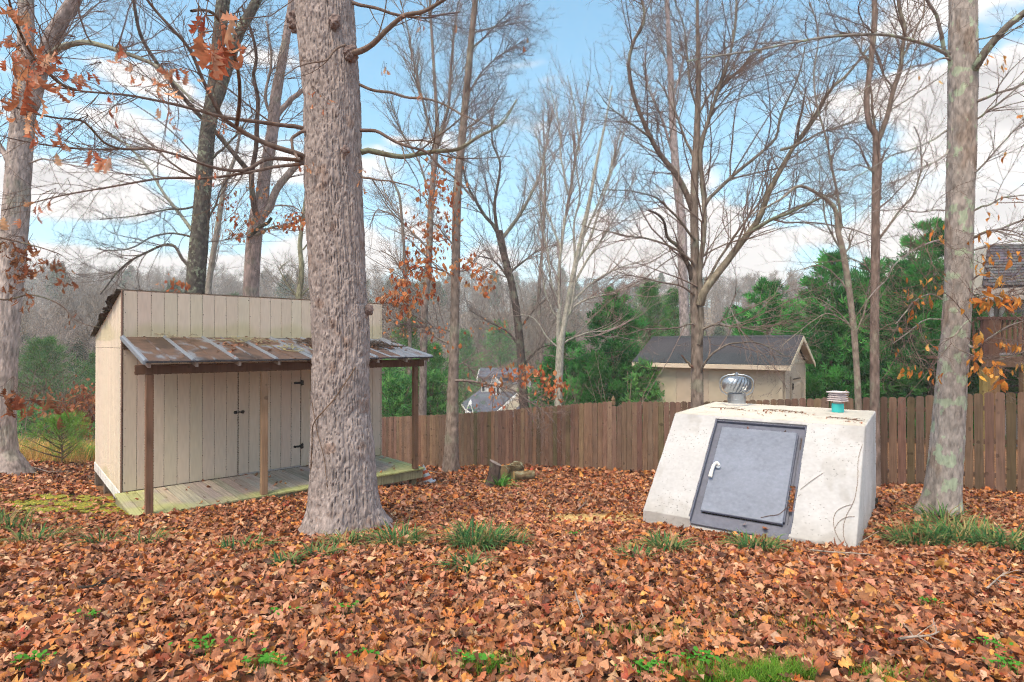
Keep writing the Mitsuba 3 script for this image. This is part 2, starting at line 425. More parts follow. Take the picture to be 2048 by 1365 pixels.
for d in (.75, 2.0, 3.4):
    for s in (.03, SW * .5, SW - .1):
        q = SO + S1 * s + S2 * d; zb = float(ground_z(*q)) - SZ
        obj(f'{shed}__foundation_post', SL(box_at((s - .06, d - .06, zb - .15), (s + .08, d + .08, -.205))), 'm_woodv', (.19, .15, .12))
rf = obj(f'{shed}__roof', SL((np.array([(s, d, z) for s in (-.09, SW + .08) for d, z in ((.1, SH - .0), (SD + .15, SB - .04), (SD + .15, SB + .0), (.1, SH + .03))]),
     np.array([(0, 2, 1), (0, 3, 2), (4, 5, 6), (4, 6, 7), (0, 1, 5), (0, 5, 4), (1, 2, 6), (1, 6, 5), (2, 3, 7), (2, 7, 6), (3, 0, 4), (3, 4, 7)]))), 'm_shingle', (.05, .04, .036))
for i in range(17):         # ragged shingle ends along the open left edge
    d0 = .16 + i * .205; z0 = SH + .035 - (SH - SB) * (d0 - .16) / (SD - .16)
    L = .22; w = rng.uniform(.03, .12); dz = -(SH - SB) / (SD - .16) * L
    v = np.array([(-.05 - w, d0, z0 + .01), (-.05 - w * rng.uniform(.4, 1), d0 + L, z0 + dz + .0), (.3, d0 + L, z0 + dz), (.3, d0, z0 + .012)])
    v[:2, 2] -= rng.uniform(.01, .09, 2); v = np.vstack([v, v - [0, 0, .012]])
    obj(f'{rf}__shingle', SL((v, np.array([(0, 1, 2), (0, 2, 3), (4, 6, 5), (4, 7, 6), (0, 4, 5), (0, 5, 1), (1, 5, 6), (1, 6, 2), (3, 7, 4), (3, 4, 0)]))), 'm_shingle', vary((.045, .035, .03), .4))
obj(f'{shed}__parapet_cap', SL(box_at((-.03, -.006, SH + .002), (SW + .02, .07, SH + .014))), 'm_woodv', (.24, .16, .12))
q = SO + S1 * 2.0 + S2 * .5
obj(thing('weathered_plank', 'short dark plank lying on the shed roof behind the false front', 'plank'), SL(frame(cbox((.5, .14, .035)), (2.0, .5, SH - .03), (.98, 0.0, .2), (0, 1, 0), (-.2, 0, .98))), 'm_woodv', (.045, .035, .035), num=False)

# porch
DK = 1.80
deck = obj(f'{shed}__porch_deck', SL(cat(box_at((-.10, -DK + .03, -.20), (SW - .03, -DK + .07, -.034)), box_at((-.10, -DK + .08, -.2), (-.055, -.02, -.034)), box_at((SW - .07, -DK + .08, -.2), (SW - .03, -.02, -.034)), box_at((0, -1.0, -.2), (SW - .1, -.95, -.034)))), 'm_woodv', (.26, .245, .15))
npl = 34; pw = (SW + .12) / npl
for i in range(npl):
    s0 = -.12 + i * pw
    obj(f'{deck}__plank', SL(box_at((s0 + .004, -DK + rng.uniform(-.012, .01), -.032), (s0 + pw - .004, -.024, rng.uniform(-.003, .002)), .004)), 'm_deck', vary((.34, .30, .26), .16))
for s in (.09, 1.62, 3.15, SW - .2):
    q = SO + S1 * s + S2 * (-DK + .2); zb = float(ground_z(*q)) - SZ
    obj(f'{deck}__footing_post', SL(box_at((s - .05, -DK + .09, min(zb, -.22) - .2), (s + .06, -DK + .2, -.205))), 'm_woodv', (.22, .20, .12))
zr0, zr1, dr1 = 2.626, 2.255, -2.05


def zroof(d): return zr0 + (zr1 - zr0) * d / dr1


for i, s in enumerate((.09, 1.73, 3.2, 4.68)):
    c = [(.20, .115, .075), (.33, .21, .135), (.28, .18, .12), (.17, .10, .068)][i]
    obj(f'{shed}__porch_post', SL(box_at((s - .05, -DK + .0, 0.004), (s + .05, -DK + .1, 2.058), .006)), 'm_woodv', c, label=['dark weathered left porch post', 'pale tan porch post beside the door', None, None][i])
obj(f'{shed}__porch_beam', SL(box_at((-.10, -DK - .0, 2.062), (SW - .02, -DK + .045, 2.205), .005)), 'm_woodv', (.125, .062, .042))
obj(f'{shed}__porch_beam', SL(box_at((-.06, -DK + .055, 2.062), (SW - .02, -DK + .1, 2.205), .005)), 'm_woodv', (.12, .065, .045))
obj(f'{shed}__ledger_board', SL(box_at((.0, -.045, 2.42), (SW, -.008, 2.55))), 'm_woodv', (.09, .055, .042))


def sloped(s0, s1, d0, d1, top, th):
    v = np.array([(s, d, zroof(d) + z) for s in (s0, s1) for d, z in ((d0, top - th), (d1, top - th), (d1, top), (d0, top))])
    return v, np.array([(0, 2, 1), (0, 3, 2), (4, 5, 6), (4, 6, 7), (0, 1, 5), (0, 5, 4), (1, 2, 6), (1, 6, 5), (2, 3, 7), (2, 7, 6), (3, 0, 4), (3, 4, 7)])


for i, s in enumerate(np.r_[.045, np.arange(.66, 4.7, .61), 4.83]):
    obj(f'{shed}__rafter', SL(sloped(s - .019, s + .019, -.06, dr1 + .035, -.012, .085)), 'm_woodv', vary((.40, .36, .33), .12) if i else (.40, .33, .29))
for d in (-.5, -1.05, -1.6):
    obj(f'{shed}__purlin', SL(sloped(.0, SW, d - .035, d + .035, -.002, .009)), 'm_woodv', (.2, .15, .11))
pr = obj(f'{shed}__porch_roof', SL(sloped(-.01, SW + .02, -.012, dr1, .006, .006)), 'm_rust', (.2, .1, .06))
for i in range(8):
    s0 = i * .61 + .03
    obj(f'{pr}__panel', SL(sloped(s0, s0 + .548, -.008, dr1 - .004, .0105, .003)), 'm_rust', (rng.uniform(0, 1), .1, .1))
for i, s in enumerate(np.arange(0, 4.9, .305)):
    s = s + .0; big = i % 2 == 0
    w = .030 if big else .018; h = .028 if big else .016
    v = np.array([(s + a, d, zroof(d) + z) for d in (-.006, dr1 - .008) for a, z in ((-w, .011), (-w * .45, .011 + h), (w * .45, .011 + h), (w, .011))])
    f = np.array([(0, 1, 5), (0, 5, 4), (1, 2, 6), (1, 6, 5), (2, 3, 7), (2, 7, 6), (4, 5, 6), (4, 6, 7), (0, 2, 1), (0, 3, 2)])
    if big and i: 
        g = v.copy(); g[:, 0] += .0
    obj(f'{pr}__rib', SL((v, f)), 'm_steel' if big or i > 12 else 'm_rust', None if big or i > 12 else (.5, .1, .1))
obj(f'{pr}__edge_flashing', SL(sloped(-.045, -.008, -.0, dr1 - .006, .016, .05)), 'm_steel')
obj(f'{pr}__drip_edge', SL(sloped(-.01, SW + .02, dr1 - .006, dr1 - .018, .006, .02)), 'm_paint', (.04, .045, .055))

# ------------------------------------------------------------------ concrete storm shelter
HO, H1, H2 = np.array([2.413, 8.41]), np.array([.811, -.585]), np.array([.585, .811])
HL = local(HO, H1, H2, -1.0)
shel = thing('storm_shelter', 'pale concrete storm shelter with a sloped front and a grey hatch door', 'storm shelter')
prof = m3.CrossSection([[(1.98, 0), (1.98, -2.0), (-1.215, -2.0), (-1.215, -1.165), (0, 0)]])
W = 2.395
body = m3.Manifold.extrude(prof, W)                       # x=d, y=z, z=s


def to_slope(b):    # box in (s, t down slope, n out of slope) -> (s,d,z)
    v, f = b
    L = math.hypot(1.256, 1.2); ex = np.array([1, 0, 0]); et = np.array([0, -1.256, -1.2]) / L; en = np.array([0, -1.2, 1.256]) / L
    return v[:, :1] * ex + v[:, 1:2] * et + v[:, 2:] * en, (None if f is None else np.asarray(f)[:, ::-1])


def man(m):
    return m3.Manifold(m3.Mesh(vert_properties=np.asarray(m[0], np.float32), tri_verts=np.asarray(m[1], np.uint32)))


bm = body.to_mesh(); bv = bm.vert_properties[:, :3][:, [2, 0, 1]]
solid = man((bv, bm.tri_verts))
hull = m3.Manifold.batch_hull([m3.Manifold.sphere(.022, 12).translate(list(p)) for p in
       [(s, d, z) for s in (.022, W - .022) for d, z in ((1.958, -.022), (1.958, -1.98), (-1.193, -1.98), (-1.193, -1.165), (.004, -.026))]])
cutter = man(to_slope(box_at((.60, .055, -.10), (1.76, 1.645, .2), .001)))
notch = man(to_slope(box_at((.62, 1.6, -.10), (1.742, 1.9, .2), .001)))
conc = (hull - cutter - notch).refine_to_length(.07)
cm = conc.to_mesh(); cv = cm.vert_properties[:, :3].astype(float)
cv = cv + (meshkit.noise(cv * 9)[:, None] - .5) * .010 * np.array([1, 1, 1.]) + (meshkit.noise(cv * 23 + 5)[:, None] - .5) * .005
obj(f'{shel}__body', HL((cv, cm.tri_verts)), 'm_concrete', smooth=28)
SLATE = np.array([.155, .17, .235])
ds = lambda lo, hi, c=.004: HL(to_slope(box_at(lo, hi, c)))
hf = obj(f'{shel}__door_frame', HL(cat(to_slope(box_at((.604, .06, -.095), (1.756, 1.70, -.06))), to_slope(box_at((.604, .062, -.059), (.622, 1.69, -.004))), to_slope(box_at((1.738, .062, -.059), (1.756, 1.69, -.004))), to_slope(box_at((.624, .062, -.059), (1.736, .08, -.02))))), 'm_slate', SLATE * .8)
hd = obj(f'{shel}__hatch_door', ds((.715, .19, -.045), (1.655, 1.53, -.004), .006), 'm_slate', SLATE * 1.3)
obj(f'{hf}__gasket', ds((.722, .197, -.058), (1.648, 1.537, -.046)), 'm_paint', (.015, .015, .017))
obj(f'{hd}__hinge_leaf', ds((1.658, .21, -.05), (1.672, 1.5, -.012), .003), 'm_slate', SLATE * .8)
obj(f'{hd}__hinge_leaf', ds((1.695, .22, -.058), (1.701, 1.5, -.040), .002), 'm_slate', SLATE * .7)
obj(f'{hd}__hinge_leaf', ds((1.708, .24, -.058), (1.713, .42, -.045), .002), 'm_paint', (.13, .06, .035), label='rusty hinge bolt strip')
hp = []
P = np.array([(.815, .86, .03), (.785, .835, .055), (.757, .90, .06), (.75, .98, .054), (.745, 1.06, .040)])
tv, tf = tubes(spline(P, 24)[None], np.r_[np.linspace(.015, .021, 12), np.linspace(.021, .025, 12)][None], 10, True)
obj(f'{hd}__handle', HL(to_slope((tv, tf))), 'm_paint', (.80, .80, .78), smooth=50, label='white lever handle')
cyl = trimesh.creation.cylinder(.032, .034, sections=18); cyl.apply_translation([.805, .87, .013])
obj(f'{hd}__lock_plate', HL(to_slope((cyl.vertices.copy(), cyl.faces))), 'm_galv', smooth=30)

# turbine vent on the shelter's back left corner
tv0 = px(1473, 806, 9.45); tv0[2] = -1.0
vent = thing('turbine_vent', 'shiny ball shaped metal turbine vent on top of the concrete shelter', 'roof vent')


def lathe(prof, n=40, o=(0, 0, 0), th=(0, 2 * np.pi)):
    prof = np.asarray(prof, float); a = np.linspace(th[0], th[1], n, endpoint=False)
    v = np.stack([prof[None, :, 0] * np.cos(a)[:, None], prof[None, :, 0] * np.sin(a)[:, None], np.broadcast_to(prof[None, :, 1], (n, len(prof)))], -1).reshape(-1, 3)
    m = len(prof); i = np.arange(n)[:, None] * m; k = ((np.arange(n) + 1) % n)[:, None] * m; j = np.arange(m - 1)[None]
    q = np.stack([i + j, k + j, k + j + 1, i + j + 1], -1).reshape(-1, 4)
    return v + np.asarray(o), np.vstack([q[:, [0, 1, 2]], q[:, [0, 2, 3]]])


obj(f'{vent}__base', lathe([(.19, .004), (.185, .02), (.15, .03), (.146, .035)], o=tv0), 'm_concrete', smooth=30)
obj(f'{vent}__collar', lathe([(.142, .02), (.142, .085), (.148, .09), (.148, .10), (.141, .105), (.141, .165), (.146, .17), (.146, .19), (.12, .2)], o=tv0), 'm_galv', smooth=25)
for k in range(22):
    a0 = k * 2 * np.pi / 22; ph = np.linspace(-.95, 1.12, 12)
    Rb = .232
    a = a0 + .62 * (ph + .95) / 2
    rr = Rb * np.cos(ph * .92) ** .75; zz = .335 + .135 * np.sin(ph) / np.sin(1.12)
    V = []
    for j, (wr, da) in enumerate(((1.0, 0), (.985, .12), (.93, .25), (.84, .33))):
        V.append(np.stack([rr * wr * np.cos(a + da), rr * wr * np.sin(a + da), zz], -1))
    V = np.stack(V, 1).reshape(-1, 3); q = []
    for i in range(11):
        for j in range(3):
            b = i * 4 + j; q += [(b, b + 1, b + 5), (b, b + 5, b + 4)]
    obj(f'{vent}__vane', (V + tv0, np.array(q)), 'm_galv', smooth=True)
obj(f'{vent}__top_cap', lathe([(.0, .482), (.06, .478), (.11, .466), (.125, .452)], o=tv0), 'm_galv', smooth=True)
th = np.linspace(0, np.pi, 26); u = np.array([.93, -.37, 0])
arc = np.stack([(.262 * np.cos(th))[:, None] * u + np.array([0, 0, 1]) * (.30 + .21 * np.sin(th) ** .55)[:, None]], 0)[0] + tv0
arc = np.vstack([tv0 + u * .15 + [0, 0, .16], tv0 + u * .235 + [0, 0, .22], arc, tv0 - u * .235 + [0, 0, .22], tv0 - u * .15 + [0, 0, .16]])
obj(f'{vent}__bracket', tubes(arc[None], np.full((1, len(arc)), .011), 8), 'm_galv', smooth=True)
obj(f'{vent}__hub', lathe([(.0, .545), (.018, .54), (.022, .52), (.03, .515), (.03, .485), (.0, .484)], 14, tv0), 'm_steel', smooth=30)

pv = px(1675, 824, 8.45); pv[2] = -1.0
pipe = thing('louvered_pipe_vent', 'small pale louvred vent cap on a turquoise pipe collar on the shelter top', 'pipe vent')
obj(f'{pipe}__collar', lathe([(.078, .0), (.08, .006), (.08, .12), (.074, .128), (.06, .128)], 28, pv), 'm_paint', (.06, .55, .56), smooth=30, label='turquoise pipe collar')
obj(f'{pipe}__neck', lathe([(.06, .1), (.06, .165), (.09, .165)], 24, pv), 'm_paint', (.52, .42, .40), smooth=30)
for k in range(4):
    s = .108 - .004 * k; z = .165 + k * .031
    v = np.array([(x * a, y * a, zz) for a, zz in ((s, z), (s - .012, z + .012), (s - .03, z + .024)) for x, y in ((-1, -1), (1, -1), (1, 1), (-1, 1))], float)
    f = []
    for l in range(2):
        for j in range(4):
            a, b = l * 4 + j, l * 4 + (j + 1) % 4; f += [(a, b, b + 4), (a, b + 4, a + 4)]
    c, s_ = math.cos(.5), math.sin(.5); v[:, :2] = v[:, :2] @ np.array([[c, s_], [-s_, c]])
    obj(f'{pipe}__louver', (v + pv, np.array(f)), 'm_paint', (.62, .55, .58))
c, s_ = math.cos(.5), math.sin(.5)
v, f = cbox((.22, .22, .018), .006); v[:, :2] = v[:, :2] @ np.array([[c, s_], [-s_, c]])
obj(f'{pipe}__cap', (v + pv + [0, 0, .297], f), 'm_paint', (.66, .60, .63))
v, f = cbox((.10, .10, .12), .006); v[:, :2] = v[:, :2] @ np.array([[c, s_], [-s_, c]])
obj(f'{pipe}__core', (v + pv + [0, 0, .228], f), 'm_paint', (.30, .25, .27))
v, f = cbox((.02, .03, .16)); 
obj(f'{shel}__weep_outlet', HL(box_at((W + .001, 1.75, -1.40), (W + .03, 1.85, -1.28))), 'm_paint', (.03, .03, .03), label='small dark outlet low on the side')

# ------------------------------------------------------------------ picket fence
FA, FB = np.array([8.76, 10.2]), np.array([-2.06, 18.9])
FD = (FB - FA) / np.linalg.norm(FB - FA); FN = np.array([FD[1], -FD[0]])     # FN points away from / towards
if FN @ (-FA) > 0: FN = -FN                                                    # away from the camera
TOPS = np.array([(700, 838), (764, 835), (893, 829), (950, 825), (1006, 821), (1063, 815), (1123, 811), (1163, 807), (1216, 804), (1369, 804), (1498, 801), (1584, 798), (1648, 796), (1769, 795), (1859, 792), (1949, 787), (2048, 784), (2300, 770)])
fence = thing('picket_fence', 'brown dog eared wooden picket fence running behind the shelter', 'fence')
pitch = .1465
n0, n1 = -26, 125
posts = []
for k in range(n0, n1):
    q = FA + FD * (k * pitch)
    u = CX + F * q[0] / q[1]
    top = (HY - np.interp(u, TOPS[:, 0], TOPS[:, 1])) / F * q[1] + rng.uniform(-.012, .012)
    zb = float(ground_z(*q)) + .01
    w = .1365 if u < 1700 else .132
    if rng.random() < .06: w -= .012
    h = top - zb; e = .028
    out = np.array([(-w / 2, 0), (w / 2, 0), (w / 2, h - e), (w / 2 - e, h), (-w / 2 + e, h), (-w / 2, h - e)])
    if 1226 < u < 1240 : out[2:, 1] -= .12
    lean = rng.uniform(-.006, .006)
    v = np.array([(x + lean * z, y, z) for y in (0, .019) for x, z in out])
    f = [(0, i + 1, i) for i in range(1, 5)] + [(6, 6 + i, 6 + i + 1) for i in range(1, 5)] + [(i, (i + 1) % 6, 6 + (i + 1) % 6) for i in range(6)] + [(i, 6 + (i + 1) % 6, 6 + i) for i in range(6)]
    g = rng.random()
    base = np.array([.225, .145, .108]) * (1 if u < 1750 else .82)
    c = vary(base, .20)
    if g < .14: c = c * np.array([.72, .86, .72])
    obj(f'{fence}__picket', frame((v, np.array(f)), (q[0], q[1], zb), (FD[0], FD[1], 0), (FN[0], FN[1], 0)), 'm_woodv', c)
    if k % 16 == 4: posts.append((q, zb, top))
for i in range(len(posts) - 1):
    (q0, b0, t0_), (q1, b1, t1_) = posts[i], posts[i + 1]
    for fr in (.16, .5, .84):
        p0 = np.r_[q0 + FN * .045, b0 + (t0_ - b0) * fr]; p1 = np.r_[q1 + FN * .045, b1 + (t1_ - b1) * fr]
        ax = (p1 - p0); L = np.linalg.norm(ax); ax = ax / L; ay = np.r_[FN, 0]; az = np.cross(ax, ay)
        obj(f'{fence}__rail', frame(cbox((L, .038, .085)), (p0 + p1) / 2, ax, ay, az), 'm_woodv', (.15, .095, .07))
for q, b, t in posts:
    obj(f'{fence}__post', frame(box_at((-.045, .075, -.3), (.045, .165, t - b - .1)), (q[0], q[1], b), (FD[0], FD[1], 0), (FN[0], FN[1], 0)), 'm_woodv', (.15, .10, .075))
for u, D0 in ((1222, 0), (1690, 0)):      # acorn finials
    a = (u - CX) / F; tt = (FA[0] - a * FA[1]) / (a * FD[1] - FD[0]); q = FA + FD * tt + FN * .12
    zt = (HY - np.interp(u, TOPS[:, 0], TOPS[:, 1])) / F * q[1]
    obj(f'{fence}__finial', lathe([(.0, .15), (.018, .13), (.045, .075), (.055, .045), (.05, .015), (.03, .0), (.06, -.012), (.06, -.1)], 14, (q[0], q[1], zt + .02)), 'm_woodv', (.22, .16, .10), smooth=40)

# ------------------------------------------------------------------ small gabled shed beyond the fence
TO, T1, T2 = np.array([4.30, 20.3]), np.array([.772, -.635]), np.array([.635, .772])
TL = local(TO, T1, T2, 0)
sm = thing('small_gabled_shed', 'small tan shed with a dark grey gabled roof beyond the fence', 'shed')
Lr, Wr, ze, zr = 5.2, 3.35, -.615, .30
zg = -3.15
cw = np.array([.55, .475, .38])
wl = obj(f'{sm}__long_wall', TL(box_at((.38, .30, zg), (Lr - .30, .36, ze - .08))), 'm_paint', (.30, .25, .19))
x0, x1 = .39, Lr - .31
for i in range(4):
    a, b = x0 + (x1 - x0) * i / 4, x0 + (x1 - x0) * (i + 1) / 4
    obj(f'{wl}__panel', TL(box_at((a + .003, .282, zg), (b - .003, .299, ze - .1), .003)), 'm_paint', vary(cw, .03))
for s in (.41, Lr - .33):
    obj(f'{sm}__corner_board', TL(box_at((s - .06, .262, zg), (s + .06, .281, ze - .1))), 'm_paint', cw * 1.12)
gw = obj(f'{sm}__gable_wall', TL((np.array([(s, d, z) for s in (Lr - .299, Lr - .24) for d, z in ((.37, zg), (Wr - .35, zg), (Wr - .35, ze), (Wr / 2, zr - .2), (.37, ze))]),
     np.array([(0, 2, 1), (0, 3, 2), (0, 4, 3), (5, 6, 7), (5, 7, 8), (5, 8, 9), (0, 1, 6), (0, 6, 5), (1, 2, 7), (1, 7, 6), (2, 3, 8), (2, 8, 7), (3, 4, 9), (3, 9, 8), (4, 0, 5), (4, 5, 9)]))), 'm_paint', cw * 1.05)
obj(f'{sm}__corner_board', TL(box_at((Lr - .239, .37, zg), (Lr - .215, .47, ze - .1))), 'm_paint', cw * 1.12)
obj(f'{sm}__corner_board', TL(box_at((Lr - .239, Wr - .46, zg), (Lr - .215, Wr - .345, ze - .1))), 'm_paint', cw * 1.15)
obj(f'{sm}__gable_trim', TL(box_at((Lr - .239, .37, ze - .0), (Lr - .212, Wr - .35, ze + .1))), 'm_paint', cw * 1.15)
dd = obj(f'{sm}__door', TL(box_at((Lr - .239, 1.15, zg), (Lr - .212, 2.3, -1.25))), 'm_paint', cw * 1.08)
for a, b, z0, z1 in ((1.0, 1.13, zg, -1.0), (2.32, 2.42, zg, -1.22)):
    obj(f'{dd}__casing', TL(box_at((Lr - .238, a, z0), (Lr - .19, b, z1))), 'm_paint', cw * .8)
obj(f'{dd}__hinge', TL(box_at((Lr - .188, 1.06, -1.42), (Lr - .17, 1.2, -1.22))), 'm_paint', (.015, .015, .016))
obj(f'{dd}__latch', TL(box_at((Lr - .211, 1.25, -1.12), (Lr - .2, 2.25, -1.08))), 'm_paint', (.08, .06, .05))
obj(f'{sm}__back_wall', TL(box_at((.38, Wr - .37, zg), (Lr - .30, Wr - .31, ze - .08))), 'm_paint', cw)


def rslope(d): return ze + (zr - ze) * (d / (Wr / 2) if d < Wr / 2 else (Wr - d) / (Wr / 2))


def rplane(s0, s1, d0, d1, up, th):
    v = np.array([(s, d, rslope(d) + z) for s in (s0, s1) for d, z in ((d0, up - th), (d1, up - th), (d1, up), (d0, up))])
    f = np.array([(0, 2, 1), (0, 3, 2), (4, 5, 6), (4, 6, 7), (0, 1, 5), (0, 5, 4), (1, 2, 6), (1, 6, 5), (2, 3, 7), (2, 7, 6), (3, 0, 4), (3, 4, 7)])
    return v, f


r1 = obj(f'{sm}__roof', TL(cat(rplane(0, Lr, .0, Wr / 2, 0, .03), rplane(0, Lr, Wr, Wr / 2, 0, .03))), 'm_shingle', (.05, .05, .058))
for a, b in ((0, .36), (.35, .74), (.73, .86), (.85, 1.0)):
    obj(f'{r1}__roofing_strip', TL(rplane(-.015, Lr + .015, Wr / 2 * a - .02 * (a == 0), Wr / 2 * b, .012 + .004 * (1 - b), .008)), 'm_shingle', vary((.062, .064, .078), .1))
obj(f'{r1}__ridge_cap', TL(cat(rplane(-.012, Lr + .012, Wr / 2 - .12, Wr / 2 + .0, .024, .006), rplane(-.012, Lr + .012, Wr / 2 + .12, Wr / 2 + .0, .024, .006))), 'm_shingle', (.06, .062, .072))
obj(f'{sm}__fascia', TL(box_at((-.01, -.025, ze - .16), (Lr + .01, -.002, ze - .012))), 'm_paint', cw * 1.35)
obj(f'{sm}__soffit', TL(box_at((.0, .0, ze - .15), (Lr - .03, .30, ze - .1))), 'm_paint', cw * 1.05)
for d0, d1 in ((-.02, Wr / 2), (Wr + .02, Wr / 2)):
    v, f = rplane(Lr - .002, Lr + .024, d0, d1, -.005, .15)
    obj(f'{sm}__rake_board', TL((v, f)), 'm_paint', cw * 1.3)
obj(f'{sm}__soffit', TL(cat(rplane(Lr - .24, Lr - .004, .02, Wr / 2, -.034, .02), rplane(Lr - .24, Lr - .004, Wr - .02, Wr / 2, -.034, .02))), 'm_paint', cw * .9)
# ------------------------------------------------------------------ white house down in the valley
def quad(*p):
    return np.array(p, float), np.array([(0, 1, 2), (0, 2, 3)] if len(p) == 4 else [(0, 1, 2)])


def thick(poly, th):
    """planar polygon (n,3), extruded by the vector th"""
    p = np.asarray(poly, float); n = len(p); v = np.vstack([p, p + np.asarray(th)])
    f = [(0, i, i + 1) for i in range(1, n - 1)] + [(n, n + i + 1, n + i) for i in range(1, n - 1)] + [(i, n + i, n + (i + 1) % n) for i in range(n)] + [(i, n + (i + 1) % n, (i + 1) % n) for i in range(n)]
    return v, np.array(f)


def build_valley_house():
    h = thing('valley_house', 'white trimmed house with grey roofs and dormers seen down over the fence', 'house')
    D = 60.0; k = D / F
    O = px(925, 808, D); 
    W_, G_, SID = (.80, .80, .80), (.115, .125, .165), (.62, .56, .45)
    X = lambda a: (a - 925) * k
    Z = lambda b: (808 - b) * k
    at = lambda a, b, d=0.0: O + np.array([X(a), d, Z(b)])
    ground = float(ground_z(O[0] + 4, D + 3))
    # main storey block
    obj(f'{h}__wall', box_at(at(962, 868, 1.2) * [1, 1, 0] + [0, 0, ground - .3], at(1062, 790, 7.0), .02), 'm_paint', SID)
    obj(f'{h}__upper_wall', box_at(at(961, 800, .9), at(1062, 756, 4.2), .02), 'm_paint', W_)
    sd = []
    for i in range(14):
        b = 770 + i * 3.2
        sd.append(box_at(at(1000, b + 2.9, .84), at(1060, b, .9), .01))
    obj(f'{h}__siding', cat(*sd), 'm_paint', SID, kind='stuff')
    # upper roof: ridge runs left to right
    r = obj(f'{h}__roof', cat(thick([at(955, 757, .2), at(1064, 757, .2), at(1060, 741, 2.5), at(958, 741, 2.5)], (0, .02, .12)), thick([at(955, 757, 4.8), at(1064, 757, 4.8), at(1060, 741, 2.5), at(958, 741, 2.5)], (0, -.02, .12))), 'm_shingle', G_)
    for i in range(6):
        t = i / 6
        a = at(955, 757, .2) * (1 - t) + at(958, 741, 2.5) * t; b = at(1064, 757, .2) * (1 - t) + at(1060, 741, 2.5) * t
        up = np.array([0, -.03, .15]); d = (at(958, 741, 2.5) - at(955, 757, .2)) / 6.4
        obj(f'{r}__shingle_course', thick([a + up, b + up, b + up + d, a + up + d], (0, .01, .035)), 'm_shingle', vary(G_, .12))
    obj(f'{h}__gable', thick([at(957, 758, .3), at(957, 741.5, 2.5), at(957, 758, 4.7)], (.15, 0, 0)), 'm_paint', W_)
    obj(f'{h}__bargeboard', thick([at(955, 758.5, .15), at(957.5, 741, 2.5), at(957.5, 744, 2.5), at(955, 761.5, .15)], (-.12, 0, 0)), 'm_paint', W_)
    # dormer
    dm = obj(f'{h}__dormer', cat(box_at(at(984, 803, .3), at(1001, 766, 1.5), .02), thick([at(983, 766, .28), at(1002, 766, .28), at(987, 751, .28)], (0, 1.2, 0))), 'm_paint', W_)
    obj(f'{dm}__roof', cat(thick([at(987, 750, .15), at(1005, 766, .15), at(1048, 766, 1.3), at(1046, 750, 1.3)], (0, .02, .1)), thick([at(987, 750, .15), at(981, 767, .15), at(983, 767, 1.6), at(988, 750, 1.6)], (-.06, 0, .06))), 'm_shingle', G_)
    obj(f'{dm}__rake', cat(thick([at(981, 767, .1), at(987, 750, .1), at(987, 753.5, .1), at(982.5, 769, .1)], (0, -.1, 0)), thick([at(987, 750, .1), at(1003, 767, .1), at(1001, 768, .1), at(987, 753.5, .1)], (0, -.1, 0))), 'm_paint', (.85, .85, .85))
    for a, b, c, d in ((963.5, 774, 968.5, 785), (963.5, 760, 968.5, 767), (987, 776, 991, 785), (994, 768, 998, 774), (994, 776, 998, 797)):
        y = .25 if a > 980 else .86
        w = obj(f'{h}__window', box_at(at(a, d, y), at(c, b, y - .04), .01), 'm_glass')
        obj(f'{w}__frame', cat(box_at(at(a - .8, d + 1, y + .001), at(a, b - 1, y - .08), .01), box_at(at(c, d + 1, y + .001), at(c + .8, b - 1, y - .08), .01), box_at(at(a, d + 1, y + .001), at(c, d, y - .08), .01), box_at(at(a, b, y + .001), at(c, b - 1, y - .08), .01)), 'm_paint', (.85, .85, .85))
    # lower front roof with a hip on the left
    lo = obj(f'{h}__porch_roof', cat(thick([at(924, 808, 0), at(936, 815, -2.2), at(962, 788, .9), at(958, 785, 2.4)], (0, .02, .1)), thick([at(936, 815, -2.2), at(980, 829, -3.2), at(1034, 787, .9), at(962, 788, .9)], (0, .02, .1))), 'm_shingle', G_)
    for i in range(7):
        t = i / 7; a = at(936, 815, -2.2) * (1 - t) + at(962, 788, .9) * t; b = at(980, 829, -3.2) * (1 - t) + at(1034, 787, .9) * t
        d1, d2 = (at(962, 788, .9) - at(936, 815, -2.2)) / 7.4, (at(1034, 787, .9) - at(980, 829, -3.2)) / 7.4; up = np.array([0, -.05, .12])
        obj(f'{lo}__shingle_course', thick([a + up, b + up, b + up + d2, a + up + d1], (0, .01, .03)), 'm_shingle', vary(G_, .12))
    obj(f'{h}__rake_board', thick([at(979, 830, -3.3), at(1036, 785, .85), at(1036, 789, .85), at(981, 834, -3.3)], (.1, -.1, 0)), 'm_paint', (.85, .85, .85))
    for i in range(8):
        t = i / 8; a = at(985, 834, -3.0) * (1 - t) + at(1036, 790, .88) * t
        obj(f'{h}__siding_board', box_at((a[0], a[1] - .02 - .001 * i, a[2] - .02), (at(1070, 0)[0], a[1] + .06, a[2] + .26), .01), 'm_paint', vary(SID, .04))
    obj(f'{h}__side_roof', thick([at(1008, 832, -3.6), at(1052, 798, -.4), at(1075, 798, -.4), at(1075, 834, -3.6)], (0, .02, -.1)), 'm_shingle', G_)
    pg = obj(f'{h}__porch_gable', cat(thick([at(934, 822, -2.6), at(943, 797, -1.0), at(952, 826, -2.6)], (0, .3, 0)), thick([at(933, 823, -2.65), at(943, 796, -2.65), at(943, 800, -2.65), at(935, 825, -2.65)], (0, -.12, 0)), thick([at(943, 796, -2.65), at(953.5, 826, -2.65), at(951, 826, -2.65), at(943, 800, -2.65)], (0, -.12, 0))), 'm_paint', (.82, .82, .84))
    for a in (937, 948):
        obj(f'{h}__porch_column', box_at(at(a - 1.2, 0, -2.6) * [1, 1, 0] + [0, 0, ground], at(a + 1.2, 818, -2.4), .02), 'm_paint', (.82, .82, .82))
